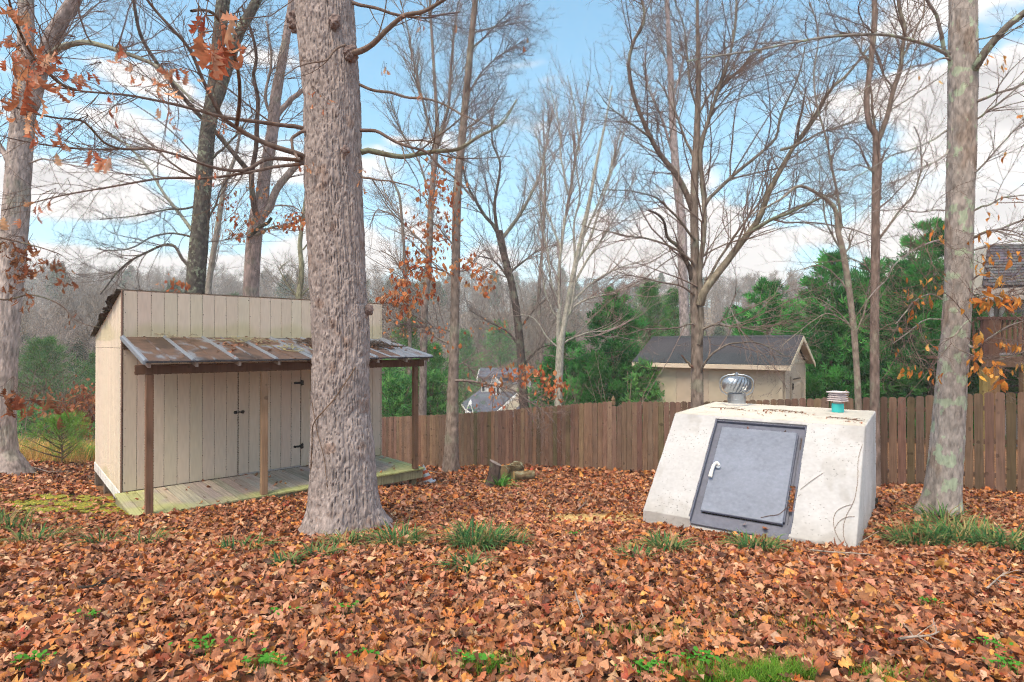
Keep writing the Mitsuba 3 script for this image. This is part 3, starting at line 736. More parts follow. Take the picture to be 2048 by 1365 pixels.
    obj(f'{h}__fascia', thick([at(923.5, 808, -.02), at(936, 815.5, -2.25), at(936, 818, -2.25), at(923.5, 810.5, -.02)], (-.05, 0, 0)), 'm_paint', (.82, .82, .82))


build_valley_house()


# ------------------------------------------------------------------ neighbour's house with a raised deck, far right
def build_deck_house():
    h = thing('deck_house', 'neighbouring house with slate grey roof and raised brown timber deck at right edge', 'house')
    D = 17.0
    P = lambda a, b, d=0.: px(a, b, D + d)
    # roof plane and courses
    lo0, lo1, hi0, hi1 = P(1966, 574, .6), P(2260, 566, .6), P(1974, 490, 3.0), P(2260, 484, 3.0)
    r = obj(f'{h}__roof', thick([lo0, lo1, hi1, hi0], (0, .03, -.08)), 'm_shingle', (.07, .068, .075))
    nC = 15
    for i in range(nC):
        t0, t1 = i / nC, (i + 1.15) / nC
        L = lambda t: lo0 * (1 - t) + hi0 * t
        R = lambda t: lo1 * (1 - t) + hi1 * t
        n_ = 16; k = (np.arange(n_ + 1) + .5 * (i % 2)) / n_; k = np.clip(k, 0, 1)
        for j in range(n_):
            if k[j + 1] - k[j] < .01: continue
            a, b = k[j] + .0012, k[j + 1] - .0012
            q = [L(t0) * (1 - a) + R(t0) * a, L(t0) * (1 - b) + R(t0) * b, L(min(t1, 1)) * (1 - b) + R(min(t1, 1)) * b, L(min(t1, 1)) * (1 - a) + R(min(t1, 1)) * a]
            q = np.array(q) + [0, -.012, .012]; q[:2] += [0, -.012, .02 + rng.uniform(0, .012)]
            obj(f'{r}__shingle', thick(q, (0, .006, -.014)), 'm_shingle', vary((.10, .098, .112), .3))
    # flared left end wall, pale
    obj(f'{h}__end_wall', thick([P(1960, 588, .7), P(1972, 588, 1.0), P(1984, 560, 1.6), P(1976, 490, 2.9), P(1969, 545, 1.4)], (.0, .5, 0)), 'm_paint', (.33, .31, .29))
    obj(f'{h}__eave_board', box_at(P(1964, 600, .62), P(2260, 574, .72)), 'm_paint', (.42, .38, .36))
    zb = float(ground_z(15., 17.5))
    wl_ = obj(f'{h}__wall', box_at(P(1984, 0, 1.6) * [1, 1, 0] + [0, 0, zb - .2], P(2260, 596, 1.75)), 'm_paint', (.30, .27, .26))
    sd = []
    for i in range(24):
        z = zb + .1 + i * .17
        obj(f'{wl_}__siding_board', box_at((P(1984, 0)[0], D + 1.55, z), (P(2022, 0)[0], D + 1.6, z + .162)), 'm_paint', vary((.62, .59, .57), .06))
    w = obj(f'{h}__window', box_at(P(2022, 705, 1.5), P(2110, 606, 1.54)), 'm_glass')
    for a in (2018, 2062):
        obj(f'{w}__frame', box_at(P(a, 708, 1.48), P(a + 5, 602, 1.55)), 'm_paint', (.24, .13, .09))
    for a in (1982, 2004.5):
        obj(f'{h}__downspout', box_at(P(a - 2, 0, 1.46) * [1, 1, 0] + [0, 0, zb], P(a + 2, 600, 1.54), .01), 'm_paint', (.78, .78, .82))
    dk = obj(f'{h}__deck', box_at(P(1966, 722, -.8), P(2300, 712, 1.4)), 'm_woodv', (.17, .09, .065))
    BR = (.095, .045, .035)
    obj(f'{dk}__rim_joist', box_at(P(1965, 735, -.86), P(2300, 714, -.81)), 'm_woodv', (.12, .075, .05))
    obj(f'{dk}__top_rail', box_at(P(1964, 640, -.92), P(2300, 634.5, -.74)), 'm_woodv', BR)
    obj(f'{dk}__bottom_rail', box_at(P(1990, 706, -.86), P(2300, 701, -.80)), 'm_woodv', BR)
    obj(f'{dk}__corner_post', box_at(P(1967, 714, -.9), P(1977, 640.5, -.78)), 'm_woodv', BR)
    obj(f'{dk}__corner_post', box_at(P(1978, 714, -.91), P(1991, 640.5, -.77)), 'm_woodv', (.11, .055, .04))
    for i in range(12):
        a = 1997 + i * 10.5
        obj(f'{dk}__baluster', box_at(P(a, 701, -.86), P(a + 2.0, 640.5, -.80)), 'm_woodv', vary((.15, .075, .05), .2))
    for i in range(4):
        y = -.6 + i * .5
        obj(f'{dk}__side_baluster', box_at((P(1968, 0)[0], D + y, P(0, 701)[2]), (P(1971, 0)[0], D + y + .04, P(0, 640.5)[2])), 'm_woodv', BR)
    for a, b, c in ((1966, 1973, (.22, .17, .06)), (1975, 1991, (.20, .11, .055)), (2046, 2056, (.16, .1, .06))):
        obj(f'{dk}__support_post', box_at(P(a, 0, -.85) * [1, 1, 0] + [0, 0, zb - .2], P(b, 736, -.7)), 'm_woodv', c)
    for i in range(6):
        obj(f'{dk}__stair_tread', box_at(P(1990 + i * 1.0, 800 - i * 13, -.5 + i * .2), P(2060, 797 - i * 13, -.25 + i * .2)), 'm_woodv', (.06, .045, .04))
    t = thing('plant_pot', 'white box standing on the deck floor of the neighbouring house', 'box')
    obj(t, cat(box_at(P(2009, 711.5, -.4), P(2020, 700, -.2), .02), box_at(P(2008, 702, -.42), P(2021, 699, -.18), .01)), 'm_paint', (.75, .76, .8), num=False)
    t = thing('patio_chair', 'dark patio chair with a blue cushion on the raised deck', 'chair')
    obj(f'{t}__frame', cat(*[box_at(P(2030 + a, 711.8, .1 + b), P(2031.5 + a, 676 if b else 692, .14 + b), .005) for a in (0, 14) for b in (0, .4)], box_at(P(2030, 693, .1), P(2046, 691, .54)), box_at(P(2030, 690, .51), P(2046, 672, .54))), 'm_paint', (.03, .03, .035))
    obj(f'{t}__cushion', box_at(P(2031, 690.9, .1), P(2045, 686, .5), .02), 'm_paint', (.08, .16, .36))


build_deck_house()

# ------------------------------------------------------------------ small things on the ground
def gz(x, y): return float(ground_z(x, y))


# traffic cone behind the porch deck
q = px(858, 962, 12.7); q[2] = gz(q[0], q[1]) + .04
cone = thing('traffic_cone', 'small orange and white striped traffic cone behind the porch deck corner', 'traffic cone')
tilt = lambda m, R: (m[0] @ R.T + q, m[1])
R_ = trimesh.transformations.rotation_matrix(-.32, [.2, 1, 0])[:3, :3]
v, f = cbox((.30, .30, .03), .01)
obj(f'{cone}__base', tilt((v + [0, 0, .015], f), R_), 'm_paint', (.52, .52, .58))
rad = lambda z: .115 - .105 * (z - .03) / .42
for i, (a, b, c) in enumerate(((.03, .1, (.62, .62, .66)), (.1, .17, (.75, .16, .06)), (.17, .24, (.72, .70, .70)), (.24, .31, (.75, .16, .06)), (.31, .44, (.72, .70, .70)))):
    obj(f'{cone}__band', tilt(lathe([(rad(a) + .0005 * (i % 2), a), (rad(b) + .0005 * (i % 2), b)] + ([(.0, b)] if i == 4 else []), 24), R_), 'm_paint', c, smooth=40)

# stump
q = px(985, 978, 13.0); q[2] = gz(q[0], q[1])
st = thing('tree_stump', 'dark leaning tree stump with a slanted cut standing in the leaves', 'stump')
n, mrow = 40, 24
a = np.arange(n) * 2 * np.pi / n; zz = np.linspace(-.1, .58, mrow)
A, Zs = np.meshgrid(a, zz, indexing='ij')
rad = .13 + .16 * np.exp(-(Zs + .05) / .16) + .022 * (meshkit.noise(np.stack([np.cos(A) * 3.4, np.sin(A) * 3.4, Zs * 2], -1)) - .5) * 2
rad *= 1 + .25 * np.cos(A * 3 + 1) * np.exp(-(Zs + .05) / .12)
V = np.stack([rad * np.cos(A) + .12 * Zs, rad * np.sin(A), Zs * (1 - .12 * np.cos(A) * (Zs > .5))], -1).reshape(-1, 3)
i_, j_ = np.arange(n)[:, None] * mrow, np.arange(mrow - 1)[None]; k_ = ((np.arange(n) + 1) % n)[:, None] * mrow
Q = np.stack([i_ + j_, k_ + j_, k_ + j_ + 1, i_ + j_ + 1], -1).reshape(-1, 4)
obj(f'{st}__bark', (V + q, np.vstack([Q[:, [0, 1, 2]], Q[:, [0, 2, 3]]])), 'm_bark', (.115, .085, .075), smooth=True)
top = V.reshape(n, mrow, 3)[:, -1]; tc = top.mean(0)
obj(f'{st}__cut_face', (np.vstack([top, tc + [0, 0, .03]]) + q, np.array([(i, (i + 1) % n, n) for i in range(n)])), 'm_woodv', (.24, .20, .18))


def log_round(lbl, cxy, D, r, L, yaw, pitch_, bark=(.20, .145, .085), face=(.42, .30, .15), hollow=0.):
    q = px(*cxy, D); q[2] = max(q[2], gz(q[0], q[1]) + r * .8)
    t = thing('log_round', lbl, 'log', 'cut log rounds beside the stump')
    a = np.linspace(0, 2 * np.pi, 28, endpoint=False); rr = r * (1 + .12 * meshkit.noise(np.stack([np.cos(a) * 2 + yaw, np.sin(a) * 2, a * 0], -1)))
    xs = np.linspace(-L / 2, L / 2, 6)
    V = np.stack([np.broadcast_to(xs[None], (28, 6)), rr[:, None] * np.cos(a)[:, None] * np.ones(6), rr[:, None] * np.sin(a)[:, None] * np.ones(6)], -1).reshape(-1, 3)
    i_, j_ = np.arange(28)[:, None] * 6, np.arange(5)[None]; k_ = ((np.arange(28) + 1) % 28)[:, None] * 6
    Q = np.stack([i_ + j_, k_ + j_, k_ + j_ + 1, i_ + j_ + 1], -1).reshape(-1, 4)
    Rm = trimesh.transformations.euler_matrix(0, pitch_, yaw)[:3, :3]
    obj(f'{t}__bark', (V @ Rm.T + q, np.vstack([Q[:, [0, 1, 2]], Q[:, [0, 2, 3]]])), 'm_lichen', bark, smooth=True)
    for e in (0, 5):
        ring = V.reshape(28, 6, 3)[:, e]
        c = np.array([xs[e], 0, 0]) - (hollow * np.sign(xs[e]) * np.array([1, 0, 0]))
        obj(f'{t}__cut_face', (np.vstack([ring * [1, .96, .96], c]) @ Rm.T + q, np.array([(i, (i + 1) % 28, 28) for i in range(28)])), 'm_woodv', face, smooth=False)


log_round('short cut log round lying right behind the stump', (1010, 943), 14.2, .14, .42, 1.25, .12, face=(.20, .15, .08))
log_round('larger mossy hollow log round right of the stump', (1029, 940), 14.3, .17, .40, 1.15, -.1, bark=(.13, .10, .06), face=(.16, .12, .07), hollow=.05)
log_round('low log piece half sunk in the leaves right of the mossy round', (1048, 950), 13.8, .10, .5, .2, .0)
# ------------------------------------------------------------------ trees
def resample(P, n):
    return spline(P, n)


def pxline(pts, D):
    """pixel polyline with a depth (number, or list along it) -> 3D points"""
    D = np.broadcast_to(D, len(pts)) if np.isscalar(D) else np.interp(np.linspace(0, 1, len(pts)), np.linspace(0, 1, len(D)), D)
    return np.array([px(a[0], a[1], d) for a, d in zip(pts, D)])


def bark_tube(P, R, sides, relief, seed, k=3.0, ks=3.0, flare=0, plates=None):
    n = len(P)
    v, f = tubes(P[None], R[None], sides, True)
    v = v.reshape(n, sides, 3); c = P[:, None]
    d = v - c; r = np.linalg.norm(d, axis=2, keepdims=True); d = d / (r + 1e-9)
    s = np.r_[0, np.cumsum(np.linalg.norm(np.diff(P, axis=0), axis=1))]
    a = np.arange(sides) * 2 * np.pi / sides
    q = np.stack([np.broadcast_to(np.cos(a) * k, (n, sides)), np.broadcast_to(np.sin(a) * k, (n, sides)), np.broadcast_to(s[:, None] * ks, (n, sides))], -1)
    w = meshkit.fbm(q * .6, 2, seed + 9)[..., None]
    qq = q + (w - .5) * .9
    n1 = meshkit.noise(qq, seed); n2 = meshkit.noise(qq * np.array([2.1, 2.1, 2.6]) + 7, seed + 1)
    rid = np.abs(2 * n1 - 1); rid2 = np.abs(2 * n2 - 1)
    h = np.clip(rid / .17, 0, 1) * .62 + np.clip(rid2 / .22, 0, 1) * .38
    h = h + .35 * (meshkit.fbm(q * 1.9 + 3, 3, seed + 5) - .5)
    if plates: h = plate_bark(a, s, float(np.median(R)), plates[0], plates[1], seed)
    disp = relief * (h - .7)
    if flare:
        fl = np.exp(-np.maximum(s - .1, 0) / .22)[:, None] * (.45 + .5 * np.cos(a * 5 + seed)[None] + .4 * np.cos(a * 3 + 2)[None] + .2 * np.cos(a * 8)[None])
        disp = disp + flare * fl
    v = v + d * disp[..., None]
    return (v.reshape(-1, 3), f), h


def plate_bark(a, s, R, cw, ch, seed):
    """relief (n, sides) of stretched plates with narrow cracks between them, round a trunk"""
    r = np.random.default_rng(seed); na = max(6, int(round(2 * np.pi * R / cw))); nz = int(s[-1] / ch) + 6
    J = r.uniform(.12, .88, (na, nz, 2)); H = r.random((na, nz))
    A, S = np.meshgrid(a, s); q = np.stack([np.cos(A) * 2.2, np.sin(A) * 2.2, S * 1.4], -1); q2 = np.stack([np.cos(A) * R / cw * .9, np.sin(A) * R / cw * .9, S / ch * 1.6], -1)
    x = (A / (2 * np.pi) * na + 1.2 * (meshkit.fbm(q, 3, seed) - .5) + .45 * (meshkit.noise(q2, seed + 2) - .5)) ; y = S / ch + 2 + .9 * (meshkit.fbm(q2 * .7 + 9, 2, seed + 1) - .5)
    i0, j0 = np.floor(x).astype(int), np.floor(y).astype(int); f1 = np.full(x.shape, 9.); f2 = f1.copy(); hh = f1 * 0; P1 = np.zeros(x.shape + (2,)); P2 = P1.copy()
    for di in (-1, 0, 1):
        for dj in (-1, 0, 1):
            i, j = (i0 + di) % na, np.clip(j0 + dj, 0, nz - 1)
            ps = np.stack([i0 + di + J[i, j, 0], j0 + dj + J[i, j, 1]], -1); d = np.hypot(ps[..., 0] - x, ps[..., 1] - y)
            new = d < f1; P2 = np.where(new[..., None], P1, np.where((d < f2)[..., None], ps, P2)); P1 = np.where(new[..., None], ps, P1); f2 = np.where(new, f1, np.minimum(f2, d)); hh = np.where(new, H[i, j], hh); f1 = np.where(new, d, f1)
    dv = np.abs(P2 - P1) * [cw, ch * .5]; vert = dv[..., 0] / (np.hypot(dv[..., 0], dv[..., 1]) + 1e-9)
    c = np.clip((f2 - f1 - .03) / .13, 0, 1); c = 1 - (1 - c) * (.22 + .78 * vert ** 2)
    big = np.clip((np.abs(2 * meshkit.noise(np.stack([np.cos(A) * R / cw * .45, np.sin(A) * R / cw * .45, S / ch * .30], -1) + .45 * (meshkit.fbm(q2, 2, seed + 6)[..., None] - .5), seed + 8) - 1) - .02) / .28, 0, 1)
    return c * (.40 + .20 * hh) + .40 * big * (.4 + .6 * c) + .22 * meshkit.fbm(np.stack([np.cos(A) * R * 60, np.sin(A) * R * 60, S * 26], -1), 3, seed + 5)


def grow(P, R, n, lo, hi, t0, ang, up, seg, r, rscale=.6, rmin=.003, wig=.25, t1=1.0):
    """n children on the parents P (N,m,3): -> (n,seg+1,3), radii"""
    N, m = P.shape[:2]
    L = np.linalg.norm(np.diff(P, axis=1), axis=2).sum(1)
    w = L / L.sum()
    idx = r.choice(N, n, p=w)
    t = t0 + (t1 - t0) * r.random(n) ** .8
    x = t * (m - 1); i = np.minimum(x.astype(int), m - 2); fr = (x - i)[:, None]
    p0 = P[idx, i] * (1 - fr) + P[idx, i + 1] * fr
    tan = P[idx, i + 1] - P[idx, i]; tan /= np.linalg.norm(tan, axis=1, keepdims=True) + 1e-9
    rad = R[idx, i] * (1 - fr[:, 0]) + R[idx, i + 1] * fr[:, 0]
    e = r.normal(size=(n, 3)); e -= (e * tan).sum(1, keepdims=True) * tan; e /= np.linalg.norm(e, axis=1, keepdims=True) + 1e-9
    a = np.radians(ang) * r.uniform(.6, 1.35, n)[:, None]
    d = np.cos(a) * tan + np.sin(a) * e
    ln = r.uniform(lo, hi, n) * (1 - .5 * t)
    pts = [p0]; b = r.normal(size=(n, 3)) * wig * .5
    for s in range(seg):
        d = d + np.array([0, 0, up]) / seg + (r.normal(size=(n, 3)) * wig + b) / seg ** .5
        d /= np.linalg.norm(d, axis=1, keepdims=True)
        pts.append(pts[-1] + d * (ln / seg)[:, None])
    C = np.stack(pts, 1)
    r0 = np.maximum(np.minimum(rad * rscale, ln * .0072 + rmin * .85), rmin)
    Rc = r0[:, None] * np.linspace(1, .45, seg + 1)[None]
    return C, np.maximum(Rc, rmin * .8)


def tree(name, label, catg, group, D, trunk, limbs=(), bark=(.20, .17, .16), mat='m_bark', relief=.012, auto=(0, 0, 0, 0, 50, .4), twigs=(10, 6, 3), tl=(1.1, .55, .3), up=.25, seed=1,
         sides=28, flare=.05, k=3.0, ks=3.0, base=None, plates=None, ring=.05, tw_col=None, twig_ang=45, groundit=True, wig=.25, limb_col=None):
    r = np.random.default_rng(seed)
    key = thing(name, label, catg, group)
    DD = D
    P = np.array([px(a, b, D if len(q) < 1 else (q[1] if len(q) > 1 else D)) for a, b, *q in trunk]); Wd = np.array([q[0] for a, b, *q in trunk], float) / 2 * P[:, 1] / F / np.sqrt(1 + (P[:, 0] / P[:, 1]) ** 2)
    if groundit:
        zb = gz(P[0, 0], P[0, 1])
        if P[0, 2] > zb - .05:
            q0 = P[0].copy(); dz = P[0] - P[1]; q0 = P[0] + dz / max(1e-6, -dz[2]) * (P[0, 2] - zb + .12) * np.array([.4, .4, 1]); q0[2] = zb - .12
            P = np.vstack([q0, P]); Wd = np.r_[Wd[0] * 1.15, Wd]
    L = np.linalg.norm(np.diff(P, axis=0), axis=1).sum()
    n = int(max(30, L / ring))
    PR = spline(np.hstack([P, Wd[:, None]]), n)
    m, h = bark_tube(PR[:, :3], PR[:, 3], sides, relief, seed, k, ks, flare, plates)
    obj(f'{key}__trunk', m, mat, bark, True)
    rmin = .27 * D / F
    LP, LR = [], []
    tw = lambda P_, R_, n_: (resample(np.hstack([P_, R_[:, None]]), n_))
    for lm in limbs:
        pts, w0, w1 = lm[:3]; dl = lm[3] if len(lm) > 3 else D
        Q = pxline(pts, dl); Rr = np.linspace(w0 * .9, w1 * .8, len(pts)) / 2 * Q[:, 1] / F / np.sqrt(1 + .6 * (Q[:, 0] / Q[:, 1]) ** 2)
        A = tw(Q, Rr, 26)
        wob = r.normal(size=(26, 3)) * .018 * np.linalg.norm(Q[-1] - Q[0]) ** .5; wob = gaussian_filter(wob, (1.5, 0)); wob[0] = 0
        A[:, :3] += wob
        big = w0 > 7
        mm = bark_tube(A[:, :3], A[:, 3], 16 if big else 8, .18 * A[0, 3] if big else 0.08 * A[0, 3], seed + 3, 2, 5)[0]
        obj(f'{key}__branch', mm, mat, np.array(lm[4]) if len(lm) > 4 else np.array(limb_col if limb_col is not None else bark) * r.uniform(.8, 1.1), True)
        B = A[::2]; LP.append(B[:, :3]); LR.append(B[:, 3])
    na, alo, ahi, aup, aang, at0 = auto
    parts = []
    if na:
        TP, TR = PR[None, ::max(1, n // 40), :3], PR[None, ::max(1, n // 40), 3]
        C, Rc = grow(TP, TR, na, alo, ahi, at0, aang, aup, 12, r, .42, rmin * 1.6, .16)
        parts.append(tubes(C, Rc, 5))
        LP += list(C); LR += list(Rc)
    if LP:
        LP, LR = np.array(LP), np.array(LR)
        C2, R2 = grow(LP, LR, int(len(LP) * twigs[0]), tl[0] * .45, tl[0] * 1.9, .12, twig_ang, up, 7, r, .55, rmin * 1.15, wig)
        parts.append(tubes(C2, R2, 4))
        C3, R3 = grow(C2, R2, int(len(C2) * twigs[1]), tl[1] * .5, tl[1] * 1.5, .15, twig_ang + 4, up * .8, 3, r, .6, rmin, wig * 1.1)
        parts.append(tubes(C3, R3, 3))
        if twigs[2]:
            C4, R4 = grow(C3, R3, int(len(C3) * twigs[2]), tl[2] * .5, tl[2] * 1.5, .2, 48, up * .5, 1, r, .7, rmin * .85, wig)
            parts.append(tubes(C4, R4, 3))
        tree.last = (C2, C3)
        cv, cf = cat(*parts)
        obj(f'{key}__crown', (cv, cf), 'm_plain', np.array(tw_col) * 1.45 if tw_col is not None else np.array(bark) * .9)
    return key


# --- leaves -------------------------------------------------------
def leaf_shape(kind):
    if kind == 'oak':
        t = np.array([0, .1, .22, .34, .45, .55, .66, .77, .88, 1.0]); w = np.array([.02, .06, .24, .10, .36, .13, .40, .16, .22, 0.0]); sh = np.array([0, 0, .06, 0, .08, 0, .1, .02, .06, 0])
    elif kind == 'oak7':
        t = np.array([0, .14, .3, .44, .6, .76, 1.0]); w = np.array([.02, .22, .12, .36, .15, .36, 0.0]); sh = np.array([0, .03, 0, .05, .02, .05, 0])
    elif kind == 'oak3':
        t = np.array([0, .3, .65, 1.0]); w = np.array([.03, .30, .36, .02]); sh = np.zeros(4)
    elif kind == 'oak5':
        t = np.array([0, .2, .42, .65, 1.0]); w = np.array([.02, .22, .38, .34, .0]); sh = np.zeros(5)
    else:   # beech
        t = np.array([0, .2, .45, .7, 1.0]); w = np.array([.01, .20, .27, .19, 0.0]); sh = np.zeros(5)
    n = len(t)
    V = np.stack([np.stack([t + sh, w, t * 0], -1), np.stack([t, w * 0, t * 0], -1), np.stack([t + sh, -w, t * 0], -1)], 1).reshape(-1, 3)
    V[:, 0] -= 0
    f = []
    for i in range(n - 1):
        for j in range(2):
            a = i * 3 + j; f += [(a, a + 1, a + 4), (a, a + 4, a + 3)]
    return V, np.array(f)


def rot_xyz(yaw, pit, rol):
    cy, sy, cp, sp, cr, sr = np.cos(yaw), np.sin(yaw), np.cos(pit), np.sin(pit), np.cos(rol), np.sin(rol)
    return np.stack([np.stack([cy * cp, cy * sp * sr - sy * cr, cy * sp * cr + sy * sr], -1), np.stack([sy * cp, sy * sp * sr + cy * cr, sy * sp * cr - cy * sr], -1), np.stack([-sp, cp * sr, cp * cr], -1)], -2)


def leaf_batch(pos, size, kind, r, hang=False, tilt=.45, curl=1.0):
    N = len(pos); V, f = leaf_shape(kind); k = len(V)
    ca = r.normal(0, .35, N) * curl + .15; cb = r.normal(.35, .45, N) * curl; cw = r.normal(0, .25, N) * curl
    X, Y = V[:, 0][None], V[:, 1][None]
    Z = ca[:, None] * ((X - .45) ** 2 - .1) * 1.6 + cb[:, None] * (Y ** 2) * 2.2 + cw[:, None] * (X - .5) * Y * 1.6 + .05 * np.sin(X * 9 + ca[:, None] * 20) * np.abs(Y) * 2
    U = np.stack([np.broadcast_to(X - (0 if hang else .5), (N, k)), Y * (r.uniform(.5, .95, (N, 1)) if hang else r.uniform(.75, 1.12, (N, 1))), Z], -1) * np.asarray(size)[:, None, None]
    yaw = r.uniform(0, 2 * np.pi, N)
    if hang:
        pit = r.normal(1.05, .38, N); rol = r.normal(0, .9, N)
    else:
        pit = r.normal(0, tilt, N); rol = r.normal(0, tilt, N) + np.where(r.random(N) < .4, np.pi, 0)
    R = rot_xyz(yaw, pit, rol)
    W_ = np.einsum('nij,nkj->nki', R, U) + np.asarray(pos)[:, None]
    return W_, f


def join(Wb, f):
    N, k = Wb.shape[:2]
    return Wb.reshape(-1, 3), (f[None] + (np.arange(N) * k)[:, None, None]).reshape(-1, 3)


PAL = np.array([(.32, .128, .060), (.41, .200, .120), (.225, .083, .042), (.49, .275, .175), (.44, .160, .045), (.10, .040, .024), (.56, .27, .08), (.52, .34, .215), (.28, .063, .030), (.36, .162, .090), (.165, .066, .036)])
PALW = np.array([.20, .15, .14, .09, .12, .08, .06, .03, .03, .06, .06])


def leaf_cols(N, k, r, pal=PAL, w=PALW, var=.28):
    c = (np.array([1.06, 1.0, .95]) if pal is PAL else 1) * pal[r.choice(len(pal), N, p=w / w.sum())] * r.uniform(1 - var, 1 + var, (N, 1)) * r.uniform(.93, 1.07, (N, 3))
    return np.repeat(c[:, None], k, 1)


ORANGE = np.array([(.60, .22, .09), (.52, .17, .07), (.66, .30, .14), (.42, .12, .06), (.60, .33, .18)])
BEECH = np.array([(.72, .34, .08), (.62, .25, .06), (.75, .42, .14), (.50, .18, .05)])
BROWNL = np.array([(.30, .12, .06), (.22, .085, .045), (.38, .18, .10), (.27, .10, .05)])
PINKO = np.array([(.66, .29, .17), (.56, .22, .125), (.70, .36, .23), (.46, .14, .08), (.70, .41, .27)])


def hang_leaves(key, clusters, kind, pal, seed, parts=True, twig=None):
    """clusters: (x, y, spread_x, spread_y, D, count, size in photo px)"""
    r = np.random.default_rng(seed)
    allW, allC, tips = [], [], []
    for (x, y, sx, sy, D, n, s) in clusters:
        pos = np.stack([px(x + r.normal() * sx, y + r.normal() * sy, D + r.normal() * .12) for _ in range(n)])
        size = np.abs(r.normal(1, .24, n)) * s * D / F * (.7 if kind != 'oak5' else .8)
        W_, f = leaf_batch(pos, size, kind, r, hang=True, curl=1.25)
        c = leaf_cols(n, W_.shape[1], r, pal, np.ones(len(pal)), .2)
        # veins: lighter midrib
        c[:, 1::3] = np.clip(c[:, 1::3] * 1.25, 0, 1)
        c = np.repeat(c[:, :1], W_.shape[1], 1)
        allW.append(W_); allC.append(c)
        if twig is not None:
            ctr = px(x, y - sy * .4, D)
            k_ = min(n, 10)
            P0 = np.broadcast_to(ctr + np.array([r.normal() * .1, .1, .12]), (k_, 3)); P2 = pos[:k_]
            mid = (P0 + P2) / 2 + r.normal(size=(k_, 3)) * .03 + [0, 0, .03]
            tips.append(tubes(np.stack([P0, mid, P2], 1), np.full((k_, 3), max(.0018, .3 * D / F)), 4))
    Wb = np.concatenate(allW); C = np.concatenate(allC)
    if parts and len(Wb) <= 300:
        for i in range(len(Wb)):
            obj(f'{key}__leaf', (Wb[i], f), 'm_hang', C[i], True)
    else:
        v, ff = join(Wb, f)
        obj(f'{key}__leaves', (v, ff), 'm_hang', C.reshape(-1, 3), True, kind='stuff')
    if tips:
        obj(f'{key}__leaf_stalks', cat(*tips), 'm_plain', twig, kind='stuff')


# T1: the big oak in front of the shed
D1 = 7.2
oak = tree('oak_tree', 'large oak trunk with flaking grey bark and flared base in front of the tan shed', 'tree', None, D1,
    [(690, 1078, 178), (689, 1050, 160), (688, 1005, 141), (687, 960, 131), (686, 909, 126), (682, 832, 114), (682, 676, 111), (675, 540, 111), (668, 400, 112), (663, 200, 111), (650, 40, 114), (640, -140, 112), (635, -420, 104)],
    [([(612, 320), (591, 306), (529, 283), (472, 250), (439, 228), (410, 172), (382, 111), (341, 57), (287, -5), (250, -60)], 13, 5, [7.1, 5.6]),
     ([(612, 258), (542, 248), (492, 238), (410, 226), (320, 203), (230, 189), (148, 178), (60, 160)], 10, 3, [7.1, 5.2]),
     ([(615, 325), (533, 318), (484, 340), (431, 332), (369, 314), (287, 297), (164, 293), (62, 279), (-10, 262)], 9, 2.5, [7.1, 5.0]),
     ([(612, 325), (560, 330), (492, 342), (394, 351), (304, 357), (205, 375), (98, 396), (0, 420)], 8, 2.5, [7.1, 5.4]),
     ([(618, 263), (592, 268), (583, 279), (585, 300), (600, 320)], 8, 6, [7.0, 6.9]),
     ([(700, 108), (724, 98), (750, 79), (790, 37), (845, 22), (885, 0), (930, -40)], 14, 6, [7.0, 6.0]),
     ([(705, 4), (740, 12), (801, 29), (856, 33), (920, 20)], 8, 3, [7.1, 6.4]),
     ([(718, 168), (790, 187), (845, 194), (900, 215), (936, 234), (990, 250)], 7, 2.5, [7.1, 6.4]),
     ([(720, 260), (760, 266), (801, 282), (848, 300), (878, 330), (914, 359), (950, 400)], 8, 3, [7.1, 6.5]),
     ([(722, 304), (760, 309), (804, 311), (863, 302), (922, 297), (966, 271), (995, 253), (1039, 198)], 13, 4, [7.1, 7.6], (.24, .25, .19)),
     ([(722, 352), (746, 359), (790, 365), (830, 380), (860, 410)], 5, 2, [7.1, 6.6]),
     ([(690, 88), (672, 95), (640, 120), (605, 128), (560, 150)], 6, 2, [6.8, 6.2])],
    bark=(.375, .33, .32), mat='m_oak', relief=.055, twigs=(11, 4, 2), tl=(.85, .42, .22), up=.12, seed=11, sides=260, flare=.15, k=9, ks=7.5, plates=(.033, .20), ring=.0125, tw_col=(.14, .10, .085), twig_ang=38, limb_col=(.215, .16, .14))
# burls on the trunk
for (x, y, rad, dd) in ((598, 40, .14, .0), (737, 620, .062, -.02), (668, 40, .07, -.33), (700, 105, .09, -.2), (690, 300, .05, -.34)):
    b = trimesh.creation.icosphere(4, rad)
    vv = b.vertices * [1, .8, 1.15]; vv *= 1 + 1.1 * (meshkit.fbm(vv * 22 + x, 4)[:, None] - .5)
    obj(f'{oak}__burl', (vv + px(x, y, D1 + dd), b.faces), 'm_oak', (.26, .20, .19), True)
